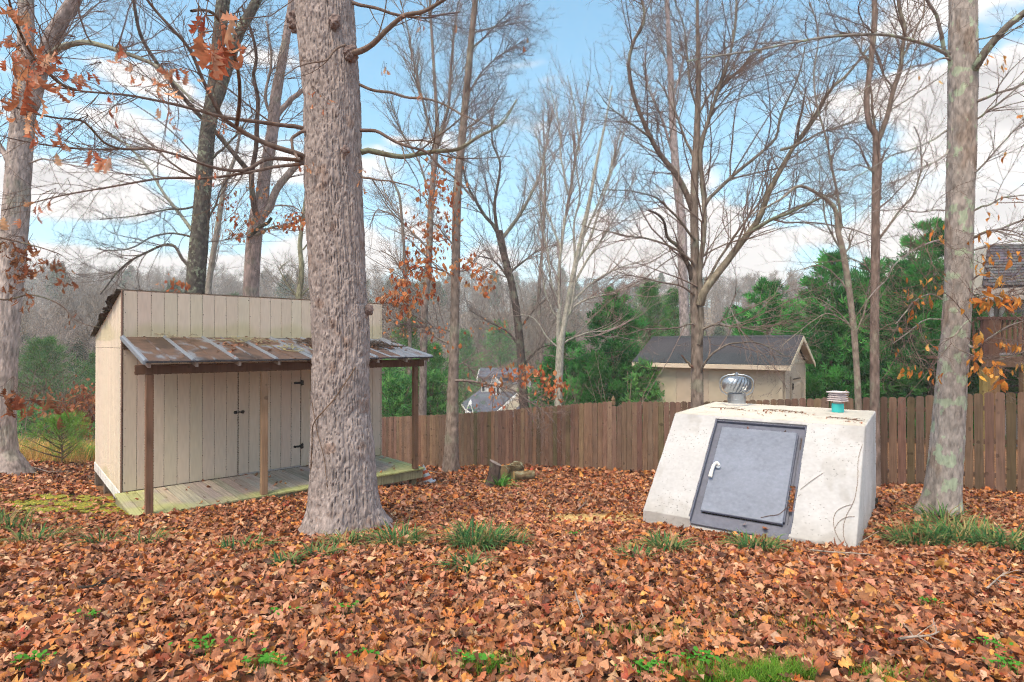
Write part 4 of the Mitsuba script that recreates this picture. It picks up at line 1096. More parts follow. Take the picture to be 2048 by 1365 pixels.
# vine over the trunk
def surf(x, y, off=.385):
    c = px(684, y, D1)
    w = px(x, y, D1) - c; s = np.clip(w[0] / off, -.98, .98)
    return c + np.array([s * off, -off * math.sqrt(1 - s * s) - .012, 0])
vn = thing('dry_vine', 'thin dry vine climbing diagonally over the big oak trunk', 'vine')
VP = np.array([surf(*q) for q in ((648, 1050), (636, 960), (640, 880), (648, 835), (668, 815), (690, 790), (706, 765), (718, 745), (724, 732))])
VP2 = np.array([surf(*q) for q in ((700, 1055), (690, 1010), (676, 960), (668, 900), (652, 850), (640, 800))])
obj(vn, cat(tubes(spline(VP, 30)[None], np.full((1, 30), .0075), 6), tubes(spline(VP2, 30)[None], np.full((1, 30), .005), 6)), 'm_bark', (.20, .13, .10), True, num=False)
hang_leaves(oak, [
    (22, 40, 18, 30, 3.2, 13, 46), (20, 125, 16, 30, 3.1, 9, 44), (80, 110, 26, 14, 3.4, 9, 44), (105, 100, 14, 16, 3.3, 8, 42), (50, 150, 22, 24, 3.0, 11, 52), (66, 240, 8, 24, 3.2, 8, 38), (128, 160, 18, 16, 3.6, 10, 38),
    (165, 150, 12, 14, 3.8, 7, 34), (112, 265, 10, 22, 3.4, 9, 34), (180, 300, 10, 12, 3.2, 5, 38), (212, 310, 10, 12, 3.0, 3, 50), (240, 95, 10, 14, 4.2, 5, 32), (270, 140, 14, 14, 4.4, 7, 26), (220, 200, 6, 18, 4.2, 5, 24),
    (320, 145, 14, 10, 4.6, 7, 28), (345, 150, 16, 18, 4.6, 10, 28), (335, 205, 14, 16, 4.4, 8, 32), (355, 290, 12, 14, 5.2, 5, 20), (420, 165, 8, 8, 4.5, 4, 26), (8, 215, 6, 16, 3.2, 4, 34), (70, 405, 8, 8, 4.0, 4, 30), (110, 402, 10, 6, 4, 2, 30), (20, 432, 8, 4, 3.5, 2, 40),
    (400, 70, 26, 14, 2.0, 7, 62), (425, 85, 22, 22, 1.9, 8, 76), (470, 30, 4, 6, 1.9, 2, 70), (470, 100, 12, 14, 2.0, 4, 72), (395, 35, 8, 6, 2.1, 3, 54), (410, 355, 10, 14, 5.5, 5, 16), (440, 250, 8, 8, 5.6, 5, 14),
    (610, 330, 12, 8, 6.7, 5, 18), (640, 190, 12, 18, 6.5, 8, 18), (840, 48, 5, 8, 6.2, 4, 18), (798, 30, 3, 4, 6.2, 2, 18), (912, 55, 3, 8, 6, 3, 20), (1050, 84, 5, 5, 6, 4, 14), (770, 140, 6, 4, 6.6, 4, 18), (838, 184, 3, 6, 6.3, 3, 18), (722, 350, 4, 12, 6.7, 4, 18), (890, 315, 8, 4, 6.6, 5, 12)],
    'oak', PINKO, 21, True, (.15, .10, .085))
# near branch that carries the big leaf bunch
obj(f'{oak}__branch', tubes(spline(pxline([(472, 250), (478, 180), (470, 120), (452, 70), (430, 30), (380, 20)], [5.8, 2.1]), 24)[None], np.linspace(.018, .005, 24)[None], 6), 'm_bark', (.17, .12, .10), True)
obj(f'{oak}__branch', tubes(spline(pxline([(148, 178), (110, 160), (70, 120), (40, 70), (20, 20), (10, -30)], [5.2, 3.1]), 24)[None], np.linspace(.014, .005, 24)[None], 6), 'm_bark', (.17, .12, .10), True)
obj(f'{oak}__branch', tubes(spline(pxline([(287, 297), (215, 290), (160, 240), (110, 235), (60, 225), (0, 200)], [5.6, 3.2]), 24)[None], np.linspace(.012, .004, 24)[None], 6), 'm_bark', (.17, .12, .10), True)

# T2: left edge tree
t2 = tree('hickory_tree', 'tall pale barked tree at the left edge forking above, beyond the moss', 'tree', None, 12.0,
    [(14, 940, 84), (8, 900, 60), (6, 800, 57), (12, 666, 56), (28, 458, 56), (38, 302, 54), (46, 200, 48), (48, 100, 34), (48, 0, 33), (46, -200, 28)],
    [([(58, 215), (72, 170), (90, 90), (121, 24), (150, -20), (190, -90)], 32, 24), ([(62, 190), (100, 95), (140, 20), (170, -30)], 26, 20, [12.2, 12.6]),
     ([(62, 190), (90, 115), (131, 86), (176, 82), (230, 98), (287, 119), (330, 150), (380, 205)], 17, 6, [12, 10.5], (.27, .27, .23)),
     ([(22, 330), (8, 310), (-10, 280), (-40, 240)], 16, 10), ([(50, 330), (90, 318), (140, 330), (200, 338)], 5, 2.5)],
    bark=(.42, .355, .35), relief=.03, twigs=(14, 4, 2), tl=(1.4, .7, .4), up=.1, seed=12, sides=100, flare=.08, plates=(.05, .28), ring=.03, tw_col=(.19, .15, .14), auto=(5, 1.5, 3.0, .3, 55, .5))
hang_leaves(t2, [(20, 490, 18, 8, 8.5, 18, 22), (45, 500, 20, 12, 8.5, 22, 24), (60, 540, 22, 14, 8.3, 20, 24), (100, 525, 14, 8, 8.4, 12, 22), (20, 560, 18, 14, 8.5, 14, 22), (130, 560, 6, 6, 8.5, 6, 22), (48, 600, 16, 10, 8.2, 8, 18), (110, 545, 16, 14, 8.6, 10, 18), (140, 640, 8, 8, 8.5, 6, 16),
    (22, 780, 18, 8, 6.0, 7, 34), (60, 800, 22, 12, 6.0, 9, 34), (90, 785, 10, 10, 6, 4, 36), (12, 815, 8, 10, 6, 5, 34), (125, 815, 8, 8, 6.2, 5, 26)], 'oak', BROWNL, 22, True, (.13, .09, .075))
for pts, d in (([(-30, 470), (20, 480), (60, 490), (110, 505), (140, 525)], 8.4), ([(-30, 590), (10, 600), (60, 590), (120, 610), (150, 640), (200, 655)], 8.4), ([(-60, 770), (0, 790), (50, 800), (100, 800), (130, 805)], 6.0)):
    obj(f'{t2}__branch', tubes(spline(pxline(pts, d), 20)[None], np.linspace(.016, .004, 20)[None], 6), 'm_bark', (.14, .10, .085), True)

# T3: dark lichen covered tree behind the shed
t3 = tree('lichen_tree', 'dark forked tree with grey lichen rising behind the left half of the tan shed', 'tree', None, 17.0,
    [(384, 640, 42), (389, 585, 40), (396, 500, 38), (403, 409, 34), (408, 340, 33), (413, 273, 31), (421, 215, 30), (428, 165, 28), (434, 90, 26), (444, 0, 27), (455, -120, 22)],
    [([(424, 215), (446, 150), (460, 105), (474, 68), (495, 25), (514, -10), (540, -70)], 27, 20), ([(392, 470), (361, 431), (328, 390), (304, 349), (263, 300), (205, 262)], 9, 4, [17, 17.5], (.30, .30, .26)),
     ([(388, 540), (369, 522), (345, 492), (300, 500), (250, 530), (200, 590)], 9, 3), ([(398, 490), (370, 470), (320, 468), (250, 500), (190, 495)], 6, 2.5), ([(404, 410), (372, 415), (330, 420), (280, 430), (200, 440)], 6, 2.5), ([(410, 330), (440, 300), (470, 270), (500, 230)], 7, 3), ([(400, 460), (425, 420), (440, 380), (470, 340)], 6, 3)],
    bark=(.115, .10, .095), mat='m_lichen', relief=.025, twigs=(13, 5, 2), tl=(1.5, .75, .4), up=.15, seed=13, sides=60, flare=.05, k=5, ks=3, ring=.05, tw_col=(.12, .095, .085), auto=(6, 1.5, 3, .2, 60, .4))
hang_leaves(t3, [(350, 560, 14, 8, 15.5, 14, 13), (345, 580, 14, 4, 15.5, 10, 13), (405, 360, 6, 8, 16, 6, 10), (370, 572, 8, 6, 15.5, 8, 13)], 'oak5', ORANGE, 23, False)

# T4: pale forked tree right of it
t4 = tree('split_trunk_tree', 'pale rough barked tree splitting into two stems behind the middle of the tan shed', 'tree', None, 19.0,
    [(502, 640, 34), (502, 590, 32), (506, 500, 31), (514, 432, 31), (522, 400, 28), (530, 341, 24), (542, 273, 24), (552, 182, 21), (564, 114, 17), (578, 27, 14), (584, -60, 11)],
    [([(518, 440), (536, 418), (560, 368), (587, 336), (625, 300), (660, 270)], 19, 12), ([(512, 430), (505, 380), (503, 350), (510, 291), (514, 205), (505, 150), (512, 114), (500, 60), (480, 10)], 13, 5, [18.8, 18], (.12, .085, .075)),
     ([(496, 475), (505, 468), (518, 455), (535, 445), (542, 436)], 10, 7, [18.7, 18.5], (.075, .075, .05)), ([(500, 345), (488, 332), (427, 263), (394, 226), (349, 176), (312, 127), (279, 78), (263, 0), (250, -50)], 12, 7, [18.8, 15], (.13, .11, .10)),
     ([(540, 280), (560, 220), (590, 190), (620, 170)], 14, 9), ([(546, 240), (530, 190), (540, 120), (530, 40)], 8, 4), ([(515, 470), (545, 455), (580, 450), (610, 425)], 7, 3, [18.8, 18], (.30, .29, .24)), ([(520, 420), (560, 410), (600, 420)], 5, 3)],
    bark=(.38, .315, .30), relief=.03, twigs=(13, 5, 2), tl=(1.4, .7, .4), up=.2, seed=14, sides=90, flare=.05, plates=(.055, .3), ring=.03, tw_col=(.19, .15, .14))
hang_leaves(t4, [(505, 440, 40, 12, 17.5, 70, 10), (585, 445, 20, 6, 17.5, 60, 11), (470, 470, 14, 8, 17.5, 40, 10), (450, 400, 20, 16, 17.5, 40, 9), (515, 380, 14, 12, 17.5, 24, 9), (590, 430, 12, 4, 17.5, 20, 11)], 'oak5', ORANGE, 24, False)

# T5: light sapling
tree('pale_sapling', 'slender pale green barked sapling behind the shed just left of the big oak', 'tree', None, 23.0,
    [(598, 640, 14), (598, 598, 13), (603, 545, 11), (600, 480, 9), (606, 430, 7), (612, 380, 4)], [([(598, 600), (575, 570), (560, 545), (580, 520)], 5, 2), ([(600, 596), (625, 570), (650, 550)], 5, 2), ([(603, 500), (620, 480), (640, 440)], 4, 2)],
    bark=(.30, .30, .22), relief=.008, twigs=(9, 4, 0), tl=(1.1, .5, .3), seed=15, sides=16, flare=0, tw_col=(.18, .16, .13), auto=(8, .8, 2, .2, 50, .3))

# T6: trunk in front of the fence
t6 = tree('post_oak_tree', 'slim grey trunk in front of the fence between porch and stump with a mossy foot', 'tree', None, 16.5,
    [(901, 942, 36), (903, 900, 29), (906, 780, 22), (909, 661, 18), (912, 487, 17), (917, 348, 16), (930, 209, 14), (943, 70, 12), (950, 0, 11), (958, -140, 8)],
    [([(907, 762), (935, 761), (965, 766), (1005, 775), (1060, 803), (1110, 848)], 6, 2, [16.4, 15.5]), ([(909, 690), (880, 680), (840, 640), (790, 610), (760, 605)], 5, 2), ([(911, 560), (880, 540), (840, 535), (800, 560)], 5, 2), ([(912, 545), (940, 540), (985, 548)], 4, 2),
     ([(914, 500), (890, 470), (860, 440)], 4, 2), ([(930, 210), (960, 150), (1000, 110), (1050, 80)], 5, 2), ([(940, 100), (980, 60), (1020, 20)], 5, 2), ([(944, 66), (1000, 50), (1060, 40)], 4, 2), ([(924, 260), (970, 230), (1010, 170)], 5, 2), ([(907, 760), (912, 735), (930, 728), (945, 745), (952, 758)], 3, 2), ([(909, 665), (870, 655), (820, 650), (760, 640)], 4, 2)],
    bark=(.27, .22, .205), relief=.014, twigs=(16, 5, 2), tl=(1.1, .55, .3), up=.15, seed=16, sides=40, flare=.06, k=5, ks=4, ring=.05, tw_col=(.17, .13, .12), auto=(14, .8, 2.2, .35, 55, .45))
hang_leaves(t6, [(965, 770, 14, 8, 15.8, 8, 12), (985, 788, 16, 14, 15.8, 13, 12), (1015, 745, 16, 8, 15.6, 18, 12), (1050, 745, 20, 10, 15.5, 46, 14), (1080, 755, 20, 12, 15.5, 46, 14), (1115, 765, 14, 10, 15.4, 36, 14), (1100, 785, 14, 10, 15.4, 22, 13), (985, 808, 24, 6, 15.7, 6, 11), (1030, 735, 24, 4, 15.6, 8, 11),
    (830, 520, 18, 14, 16, 60, 14), (860, 540, 22, 12, 16, 66, 14), (800, 560, 14, 14, 16, 44, 14), (780, 595, 18, 8, 16, 50, 15), (815, 605, 14, 12, 16, 34, 14), (840, 580, 20, 10, 16, 44, 14), (930, 525, 16, 12, 16, 34, 13), (955, 555, 20, 8, 16, 40, 13), (975, 575, 8, 8, 16, 16, 13),
    (870, 370, 18, 26, 16, 70, 12), (900, 420, 14, 40, 16, 70, 12), (850, 440, 16, 30, 16, 44, 12), (890, 320, 12, 10, 16, 16, 12), (880, 480, 18, 20, 16, 44, 13), (800, 630, 20, 10, 16, 20, 12), (870, 655, 16, 6, 16, 14, 10), (880, 690, 10, 10, 16, 12, 10), (985, 650, 30, 10, 16, 30, 8), (820, 660, 30, 8, 16, 30, 8)], 'oak5', ORANGE, 26, False)

t7 = tree('upright_tree', 'thin tree with upright fanned stems beyond the fence, left of the slim grey trunk', 'tree', None, 23.0,
    [(845, 830, 17), (846, 772, 15), (848, 651, 14), (858, 510, 13), (862, 403, 12), (871, 304, 11), (874, 240, 8), (868, 146, 6), (860, 20, 5), (858, -60, 3)],
    [([(872, 300), (890, 240), (900, 170), (905, 90), (915, 0)], 8, 3), ([(872, 290), (850, 220), (830, 140), (815, 60), (800, 0)], 6, 2.5), ([(866, 350), (880, 280), (900, 230), (930, 150)], 6, 2), ([(858, 500), (830, 470), (800, 440), (760, 420), (740, 460)], 5, 2), ([(863, 400), (840, 330), (800, 260), (780, 200)], 5, 2), ([(850, 600), (820, 570), (790, 520), (760, 500)], 5, 2)],
    bark=(.26, .215, .20), relief=.01, twigs=(14, 5, 1), tl=(1.7, .8, .4), up=.6, seed=17, sides=24, flare=0, tw_col=(.19, .155, .14), twig_ang=32, auto=(10, 1.5, 4, .8, 32, .5))
tree('dark_leaning_tree', 'dark trunked forked tree leaning left beyond the fence above the white house', 'tree', None, 26.0,
    [(1053, 860, 22), (1048, 812, 19), (1042, 712, 16), (1034, 631, 15), (1022, 563, 14), (1006, 502, 14), (997, 462, 14)],
    [([(998, 470), (985, 452), (969, 432), (950, 400), (936, 373), (925, 330), (928, 280)], 9, 3), ([(998, 470), (990, 440), (988, 403), (995, 366), (1000, 330), (985, 280), (990, 220)], 8, 3, 26, (.13, .10, .09)), ([(1000, 480), (1022, 455), (1040, 430), (1057, 395), (1075, 360), (1090, 300), (1100, 240)], 9, 3, 26, (.27, .26, .22)),
     ([(1025, 580), (1005, 540), (985, 520), (950, 515)], 5, 2), ([(1038, 660), (1060, 630), (1090, 600)], 5, 2), ([(1018, 550), (1050, 520), (1080, 500), (1120, 490)], 5, 2), ([(1042, 700), (1010, 660), (970, 640), (940, 620)], 5, 2), ([(1045, 740), (1075, 700), (1110, 690)], 5, 2)],
    bark=(.105, .085, .08), relief=.015, twigs=(20, 5, 2), tl=(1.9, .9, .45), up=.35, seed=18, sides=30, flare=0, tw_col=(.17, .14, .13), twig_ang=38)
tree('pale_maple_tree', 'white barked maple with many thin upright stems beyond the fence', 'tree', None, 22.0,
    [(1117, 850, 17), (1117, 807, 16), (1119, 723, 16), (1121, 690, 15), (1126, 660, 12), (1132, 630, 11), (1144, 562, 10), (1160, 489, 9), (1177, 413, 8), (1193, 328, 6), (1210, 250, 4), (1225, 170, 2.5)],
    [([(1120, 705), (1116, 660), (1118, 600), (1117, 562), (1122, 501), (1132, 440), (1140, 393), (1152, 320), (1165, 240), (1178, 160)], 10, 2.5), ([(1131, 640), (1145, 590), (1150, 520), (1148, 450), (1160, 380), (1150, 300), (1140, 220)], 7, 2), ([(1117, 600), (1100, 560), (1095, 500), (1080, 420), (1085, 330), (1070, 260)], 5, 2),
     ([(1122, 500), (1105, 450), (1085, 400), (1088, 340)], 5, 2), ([(1140, 580), (1170, 530), (1210, 470), (1240, 420), (1270, 350)], 6, 2), ([(1150, 530), (1190, 450), (1215, 370), (1240, 290), (1265, 200)], 6, 2), ([(1160, 490), (1200, 400), (1230, 310), (1250, 220)], 5, 2), ([(1135, 620), (1180, 570), (1230, 540), (1300, 520)], 5, 2),
     ([(1130, 640), (1170, 600), (1230, 585), (1320, 555)], 5, 2), ([(1128, 650), (1105, 620), (1088, 570), (1085, 520)], 5, 2), ([(1123, 690), (1160, 670), (1220, 660), (1260, 640)], 5, 1.5), ([(1140, 393), (1125, 330), (1118, 250), (1100, 170)], 5, 2), ([(1158, 300), (1150, 220), (1135, 150)], 4, 2), ([(1121, 700), (1100, 680), (1070, 640), (1040, 630)], 4, 1.5)],
    bark=(.44, .42, .38), mat='m_lichen', relief=.01, twigs=(16, 4, 1), tl=(1.9, .9, .4), up=.6, seed=19, sides=24, flare=0, tw_col=(.25, .20, .19), twig_ang=28, wig=.18)

# T10: spreading maple behind the shelter
tree('spreading_maple_tree', 'broad bare maple with spreading limbs in front of the fence behind the turbine vent', 'tree', None, 12.7,
    [(1394, 880, 27), (1394, 807, 25), (1394, 740, 24), (1394, 681, 23), (1391, 640, 20), (1389, 580, 17), (1390, 529, 17), (1389, 414, 16), (1391, 338, 15), (1394, 287, 14), (1397, 200, 11), (1398, 123, 9), (1396, 20, 6), (1396, -80, 4)],
    [([(1398, 690), (1404, 655), (1402, 600), (1400, 548), (1404, 470), (1410, 400), (1406, 330), (1406, 287), (1420, 240), (1430, 205), (1445, 160), (1455, 123), (1472, 41), (1480, -40)], 13, 5, 12.6),
     ([(1400, 610), (1415, 572), (1442, 538), (1472, 498), (1513, 447), (1549, 369), (1578, 320), (1619, 254), (1660, 176), (1697, 144), (1740, 90)], 19, 4, [12.6, 12], (.25, .22, .18)),
     ([(1500, 466), (1540, 440), (1578, 427), (1610, 410), (1644, 394), (1700, 385)], 9, 3, [12.3, 11.5], (.24, .25, .19)), ([(1386, 420), (1377, 398), (1348, 340), (1325, 310), (1303, 275), (1270, 197), (1258, 135), (1270, 80), (1291, 45), (1280, -20)], 14, 5, [12.7, 12.4], (.19, .14, .13)),
     ([(1384, 560), (1373, 521), (1355, 495), (1336, 472), (1325, 440), (1300, 420)], 11, 4, [12.7, 12.2], (.11, .095, .085)), ([(1408, 420), (1425, 390), (1488, 336), (1549, 283), (1562, 234), (1590, 170), (1610, 90)], 9, 3, [12.6, 12]), ([(1562, 300), (1600, 285), (1640, 265), (1690, 250), (1730, 225)], 7, 2.5, [12, 11.5]),
     ([(1390, 480), (1360, 440), (1320, 400), (1270, 385), (1200, 380)], 6, 2.5, [12.6, 11.5]), ([(1388, 530), (1350, 500), (1300, 480), (1240, 470), (1170, 450)], 6, 2.5, [12.6, 11.5]), ([(1388, 590), (1350, 570), (1300, 560), (1230, 545)], 5, 2, [12.6, 11.8]),
     ([(1392, 330), (1370, 270), (1340, 200), (1310, 150)], 7, 3), ([(1394, 300), (1420, 230), (1445, 150), (1450, 60)], 7, 3), ([(1396, 220), (1380, 140), (1370, 60), (1350, 0)], 6, 2.5), ([(1410, 560), (1470, 470), (1530, 390), (1545, 330)], 6, 2.5, [12.6, 12.2]),
     ([(1402, 745), (1412, 725), (1430, 705), (1470, 685), (1530, 690), (1570, 715)], 6, 2, [12.6, 12.0]), ([(1385, 735), (1375, 725), (1366, 715), (1362, 712)], 6, 3, [12.6, 12.5], (.17, .09, .07)), ([(1402, 660), (1440, 650), (1500, 660), (1570, 670)], 5, 2, [12.6, 11.8]), ([(1389, 650), (1350, 655), (1290, 660), (1250, 670)], 4, 1.5, [12.6, 12]),
     ([(1395, 240), (1430, 180), (1500, 120), (1560, 60)], 6, 2.5), ([(1303, 275), (1280, 260), (1240, 230), (1190, 180)], 6, 2, [12.4, 12])],
    bark=(.235, .195, .175), relief=.012, twigs=(13, 6, 2), tl=(1.5, .65, .3), up=.2, seed=20, sides=44, flare=.02, k=5, ks=5, ring=.04, tw_col=(.165, .125, .115), twig_ang=46, auto=(12, .8, 2, .4, 45, .6))
tree('straight_pale_tree', 'straight pale trunk behind the small gabled shed, left of the spreading maple', 'tree', None, 27.0,
    [(1371, 740, 23), (1370, 670, 21), (1366, 560, 20), (1364, 452, 19), (1352, 338, 16), (1345, 220, 14), (1340, 100, 11), (1335, 0, 9), (1332, -60, 6)],
    [([(1350, 320), (1330, 250), (1300, 180), (1290, 100)], 7, 3), ([(1345, 200), (1365, 130), (1380, 50)], 6, 3), ([(1342, 140), (1320, 80), (1300, 10)], 5, 2)],
    bark=(.36, .315, .32), relief=.012, twigs=(14, 5, 1), tl=(2.2, 1, .5), up=.3, seed=31, sides=30, flare=0, tw_col=(.20, .165, .16), auto=(10, 1.5, 3.5, .4, 50, .5))
tree('arching_tree', 'slim leaning tree whose stem arches to the left, right of the small gabled shed', 'tree', None, 11.2,
    [(1717, 880, 15), (1716, 814, 14), (1710, 689, 13), (1700, 590, 13), (1687, 505, 13), (1677, 465, 11), (1671, 418, 9), (1655, 400, 8), (1634, 386, 7), (1597, 373, 6), (1560, 400, 4), (1500, 430, 2)],
    [([(1678, 470), (1680, 440), (1676, 400), (1667, 349), (1652, 279), (1642, 234), (1630, 160), (1640, 80), (1620, 0)], 7, 3), ([(1684, 500), (1665, 470), (1650, 430), (1643, 370), (1640, 300)], 5, 2), ([(1700, 590), (1680, 560), (1650, 535), (1600, 540)], 5, 2), ([(1688, 510), (1700, 490), (1700, 470), (1705, 460)], 5, 3), ([(1708, 660), (1690, 640), (1650, 630), (1600, 660), (1560, 700)], 4, 1.5), ([(1712, 680), (1690, 640), (1640, 600), (1580, 610)], 4, 1.5), ([(1710, 670), (1735, 600), (1740, 560)], 4, 2)],
    bark=(.30, .255, .225), mat='m_lichen', relief=.006, twigs=(12, 5, 2), tl=(1.15, .55, .28), up=.2, seed=32, sides=24, flare=.01, tw_col=(.18, .145, .135), ring=.05)
tree('forked_slim_tree', 'slim brown tree forking high up beside the right end of the concrete shelter', 'tree', None, 10.9,
    [(1748, 978, 27), (1749, 900, 22), (1749, 814, 20), (1749, 689, 19), (1750, 589, 18), (1752, 490, 18), (1752, 451, 17), (1754, 349, 17), (1755, 275, 15), (1740, 246, 12), (1736, 185, 12), (1744, 123, 12), (1752, 33, 12), (1752, 0, 11), (1755, -150, 8)],
    [([(1756, 285), (1765, 262), (1785, 185), (1800, 140), (1806, 115), (1814, 60), (1805, 20), (1800, -30)], 12, 8), ([(1760, 400), (1762, 340), (1768, 310), (1780, 295)], 8, 3), ([(1752, 350), (1735, 325), (1715, 285), (1690, 275), (1670, 285)], 5, 2), ([(1757, 480), (1775, 455), (1800, 420), (1825, 390), (1845, 320), (1830, 250)], 7, 2.5), ([(1755, 420), (1790, 390), (1830, 345)], 5, 2), ([(1753, 270), (1745, 200), (1740, 150), (1730, 110)], 6, 3), ([(1806, 115), (1830, 70), (1850, 20), (1850, -20)], 6, 3), ([(1752, 350), (1720, 330), (1690, 340), (1650, 320)], 4, 1.5), ([(1750, 130), (1720, 90), (1690, 40)], 5, 2), ([(1786, 180), (1760, 120), (1740, 60)], 5, 2), ([(1751, 560), (1710, 520), (1680, 520)], 4, 1.5)],
    bark=(.235, .185, .165), relief=.007, twigs=(12, 5, 2), tl=(1.2, .55, .28), up=.22, seed=33, sides=34, flare=.02, tw_col=(.165, .125, .115), ring=.045, k=4, ks=4)

# T14: big right tree
D14 = 7.6
t14 = tree('beech_oak_tree', 'thick grey trunk with green lichen patches and orange leaves on the right behind the grass', 'tree', None, D14,
    [(1880, 1040, 84), (1884, 1000, 76), (1893, 888, 70), (1905, 739, 62), (1916, 589, 58), (1920, 440, 58), (1926, 287, 60), (1929, 123, 61), (1930, 0, 57), (1932, -150, 54), (1934, -420, 44)],
    [([(1950, 140), (1958, 128), (1980, 94), (2013, 57), (2048, 27), (2110, -40)], 22, 16, [7.5, 7.0], (.17, .16, .14)), ([(1902, 118), (1888, 110), (1857, 90), (1804, 74), (1742, 70), (1660, 74), (1600, 85), (1537, 94), (1455, 111), (1380, 130)], 9, 3.5, [7.5, 6.6]), ([(1902, 105), (1890, 95), (1886, 62), (1875, 30), (1861, 8), (1840, -30)], 10, 7, [7.5, 7.2]),
     ([(1904, 120), (1860, 125), (1810, 140), (1750, 165), (1700, 200)], 5, 2, [7.4, 6.6]), ([(1948, 475), (1970, 465), (2001, 455), (2048, 441), (2110, 430)], 8, 4, [7.5, 7.0]), ([(1950, 205), (1990, 190), (2025, 176), (2080, 150)], 8, 4, [7.5, 7.0]), ([(1952, 240), (1990, 215), (2030, 180), (2080, 165)], 6, 3, [7.5, 6.8]), ([(1950, 80), (1990, 70), (2050, 50)], 5, 2.5, [7.5, 7]),
     ([(1950, 420), (1975, 410), (2010, 395), (2060, 390)], 6, 3, [7.4, 6.9]), ([(1950, 345), (1985, 310), (2020, 270), (2070, 230)], 5, 2.5, [7.4, 6.8]), ([(1898, 300), (1860, 330), (1800, 360), (1740, 390), (1690, 430)], 5, 2, [7.4, 6.4]), ([(1896, 260), (1850, 290), (1790, 310), (1720, 350), (1660, 400)], 5, 2, [7.4, 6.6]), ([(1892, 420), (1850, 425), (1790, 420), (1740, 425)], 4, 2, [7.4, 6.6]),
     ([(1890, 485), (1850, 490), (1800, 520), (1760, 570), (1740, 600)], 5, 2, [7.4, 6.8]), ([(1945, 560), (1975, 545), (2010, 560), (2060, 540)], 5, 3, [7.4, 6.8]), ([(1936, 690), (1960, 690), (1990, 670), (2030, 650), (2070, 640)], 7, 3, [7.4, 6.6]), ([(1938, 600), (1970, 590), (2020, 590), (2070, 580)], 6, 3, [7.4, 6.7]), ([(1940, 640), (1920, 700), (1980, 720), (2050, 700)], 4, 2, [7.3, 6.7]),
     ([(1888, 600), (1860, 590), (1830, 600), (1800, 640), (1790, 650)], 4, 2, [7.4, 6.8]), ([(1885, 640), (1850, 640), (1820, 660), (1790, 690)], 4, 2, [7.4, 6.8]), ([(1950, 500), (1990, 490), (2060, 480)], 5, 2.5, [7.4, 6.8])],
    bark=(.36, .325, .315), mat='m_patch', relief=.022, twigs=(13, 5, 2), tl=(.75, .38, .2), up=.05, seed=34, sides=150, flare=.06, plates=(.032, .16), ring=.02, tw_col=(.16, .115, .105), twig_ang=40)
hang_leaves(t14, [(1860, 560, 14, 8, 6.9, 7, 21), (1835, 595, 16, 8, 6.9, 10, 22), (1825, 625, 10, 8, 6.9, 7, 22), (1862, 460, 12, 10, 6.9, 5, 20), (1810, 570, 4, 6, 6.9, 2, 20), (1815, 740, 10, 8, 6.8, 9, 22), (1860, 745, 16, 8, 6.8, 8, 22), (1790, 660, 6, 20, 6.8, 4, 18), (1860, 690, 8, 10, 6.8, 4, 20), (1785, 585, 4, 4, 6.9, 1, 18),
    (1975, 600, 18, 10, 6.7, 16, 28), (2000, 590, 18, 10, 6.6, 14, 30), (2030, 600, 14, 8, 6.5, 12, 28), (1955, 600, 8, 12, 6.8, 8, 28), (1970, 530, 14, 8, 6.8, 7, 26), (2010, 555, 12, 6, 6.6, 5, 30), (2000, 510, 20, 8, 6.8, 8, 22), (2030, 520, 12, 10, 6.6, 6, 26), (1985, 475, 14, 8, 6.8, 6, 22), (1950, 480, 6, 10, 6.9, 3, 24),
    (1965, 660, 8, 10, 6.7, 5, 28), (1960, 680, 8, 10, 6.7, 4, 30), (2020, 690, 18, 5, 6.6, 14, 20), (1980, 740, 16, 8, 6.6, 12, 26), (2000, 755, 12, 8, 6.5, 8, 30), (1955, 740, 10, 14, 6.7, 10, 24), (2040, 730, 8, 6, 6.5, 6, 26), (1950, 700, 8, 14, 6.7, 6, 26), (1840, 155, 3, 3, 6.9, 1, 20), (1880, 157, 3, 3, 6.9, 1, 24), (1980, 115, 4, 6, 6.9, 3, 20), (2012, 108, 4, 4, 6.9, 2, 20), (2008, 138, 4, 4, 6.9, 2, 18), (2040, 225, 3, 6, 6.8, 2, 20), (2015, 305, 5, 4, 6.8, 2, 22), (2030, 398, 10, 4, 6.8, 4, 20), (1995, 420, 14, 10, 6.8, 5, 18), (1890, 470, 4, 18, 6.9, 4, 20), (1885, 560, 4, 8, 6.9, 3, 24)],
    'beech', BEECH, 35, True, (.14, .095, .085))
tree('far_slim_tree', 'slim bare tree beyond the fence left of the white barked maple', 'tree', None, 34.0,
    [(1085, 760, 9), (1083, 700, 8), (1078, 600, 7), (1086, 480, 6), (1090, 380, 5), (1088, 280, 3), (1086, 220, 2)], bark=(.25, .215, .20), relief=.005, twigs=(8, 4, 0), tl=(2, 1, .5), up=.6, seed=36, sides=14, flare=0, auto=(22, 2, 4.5, .7, 35, .3), tw_col=(.24, .20, .19))
tree('far_slim_tree', 'slim bare tree far behind the shed, right of the dark lichen covered tree', 'tree', None, 34.0,
    [(420, 640, 14), (418, 560, 13), (432, 470, 12), (446, 380, 10), (470, 310, 7), (480, 250, 4)], bark=(.28, .24, .22), relief=.008, twigs=(8, 4, 0), tl=(2, 1, .5), up=.3, seed=37, sides=14, flare=0, auto=(16, 2, 5, .5, 40, .3), tw_col=(.23, .19, .18))
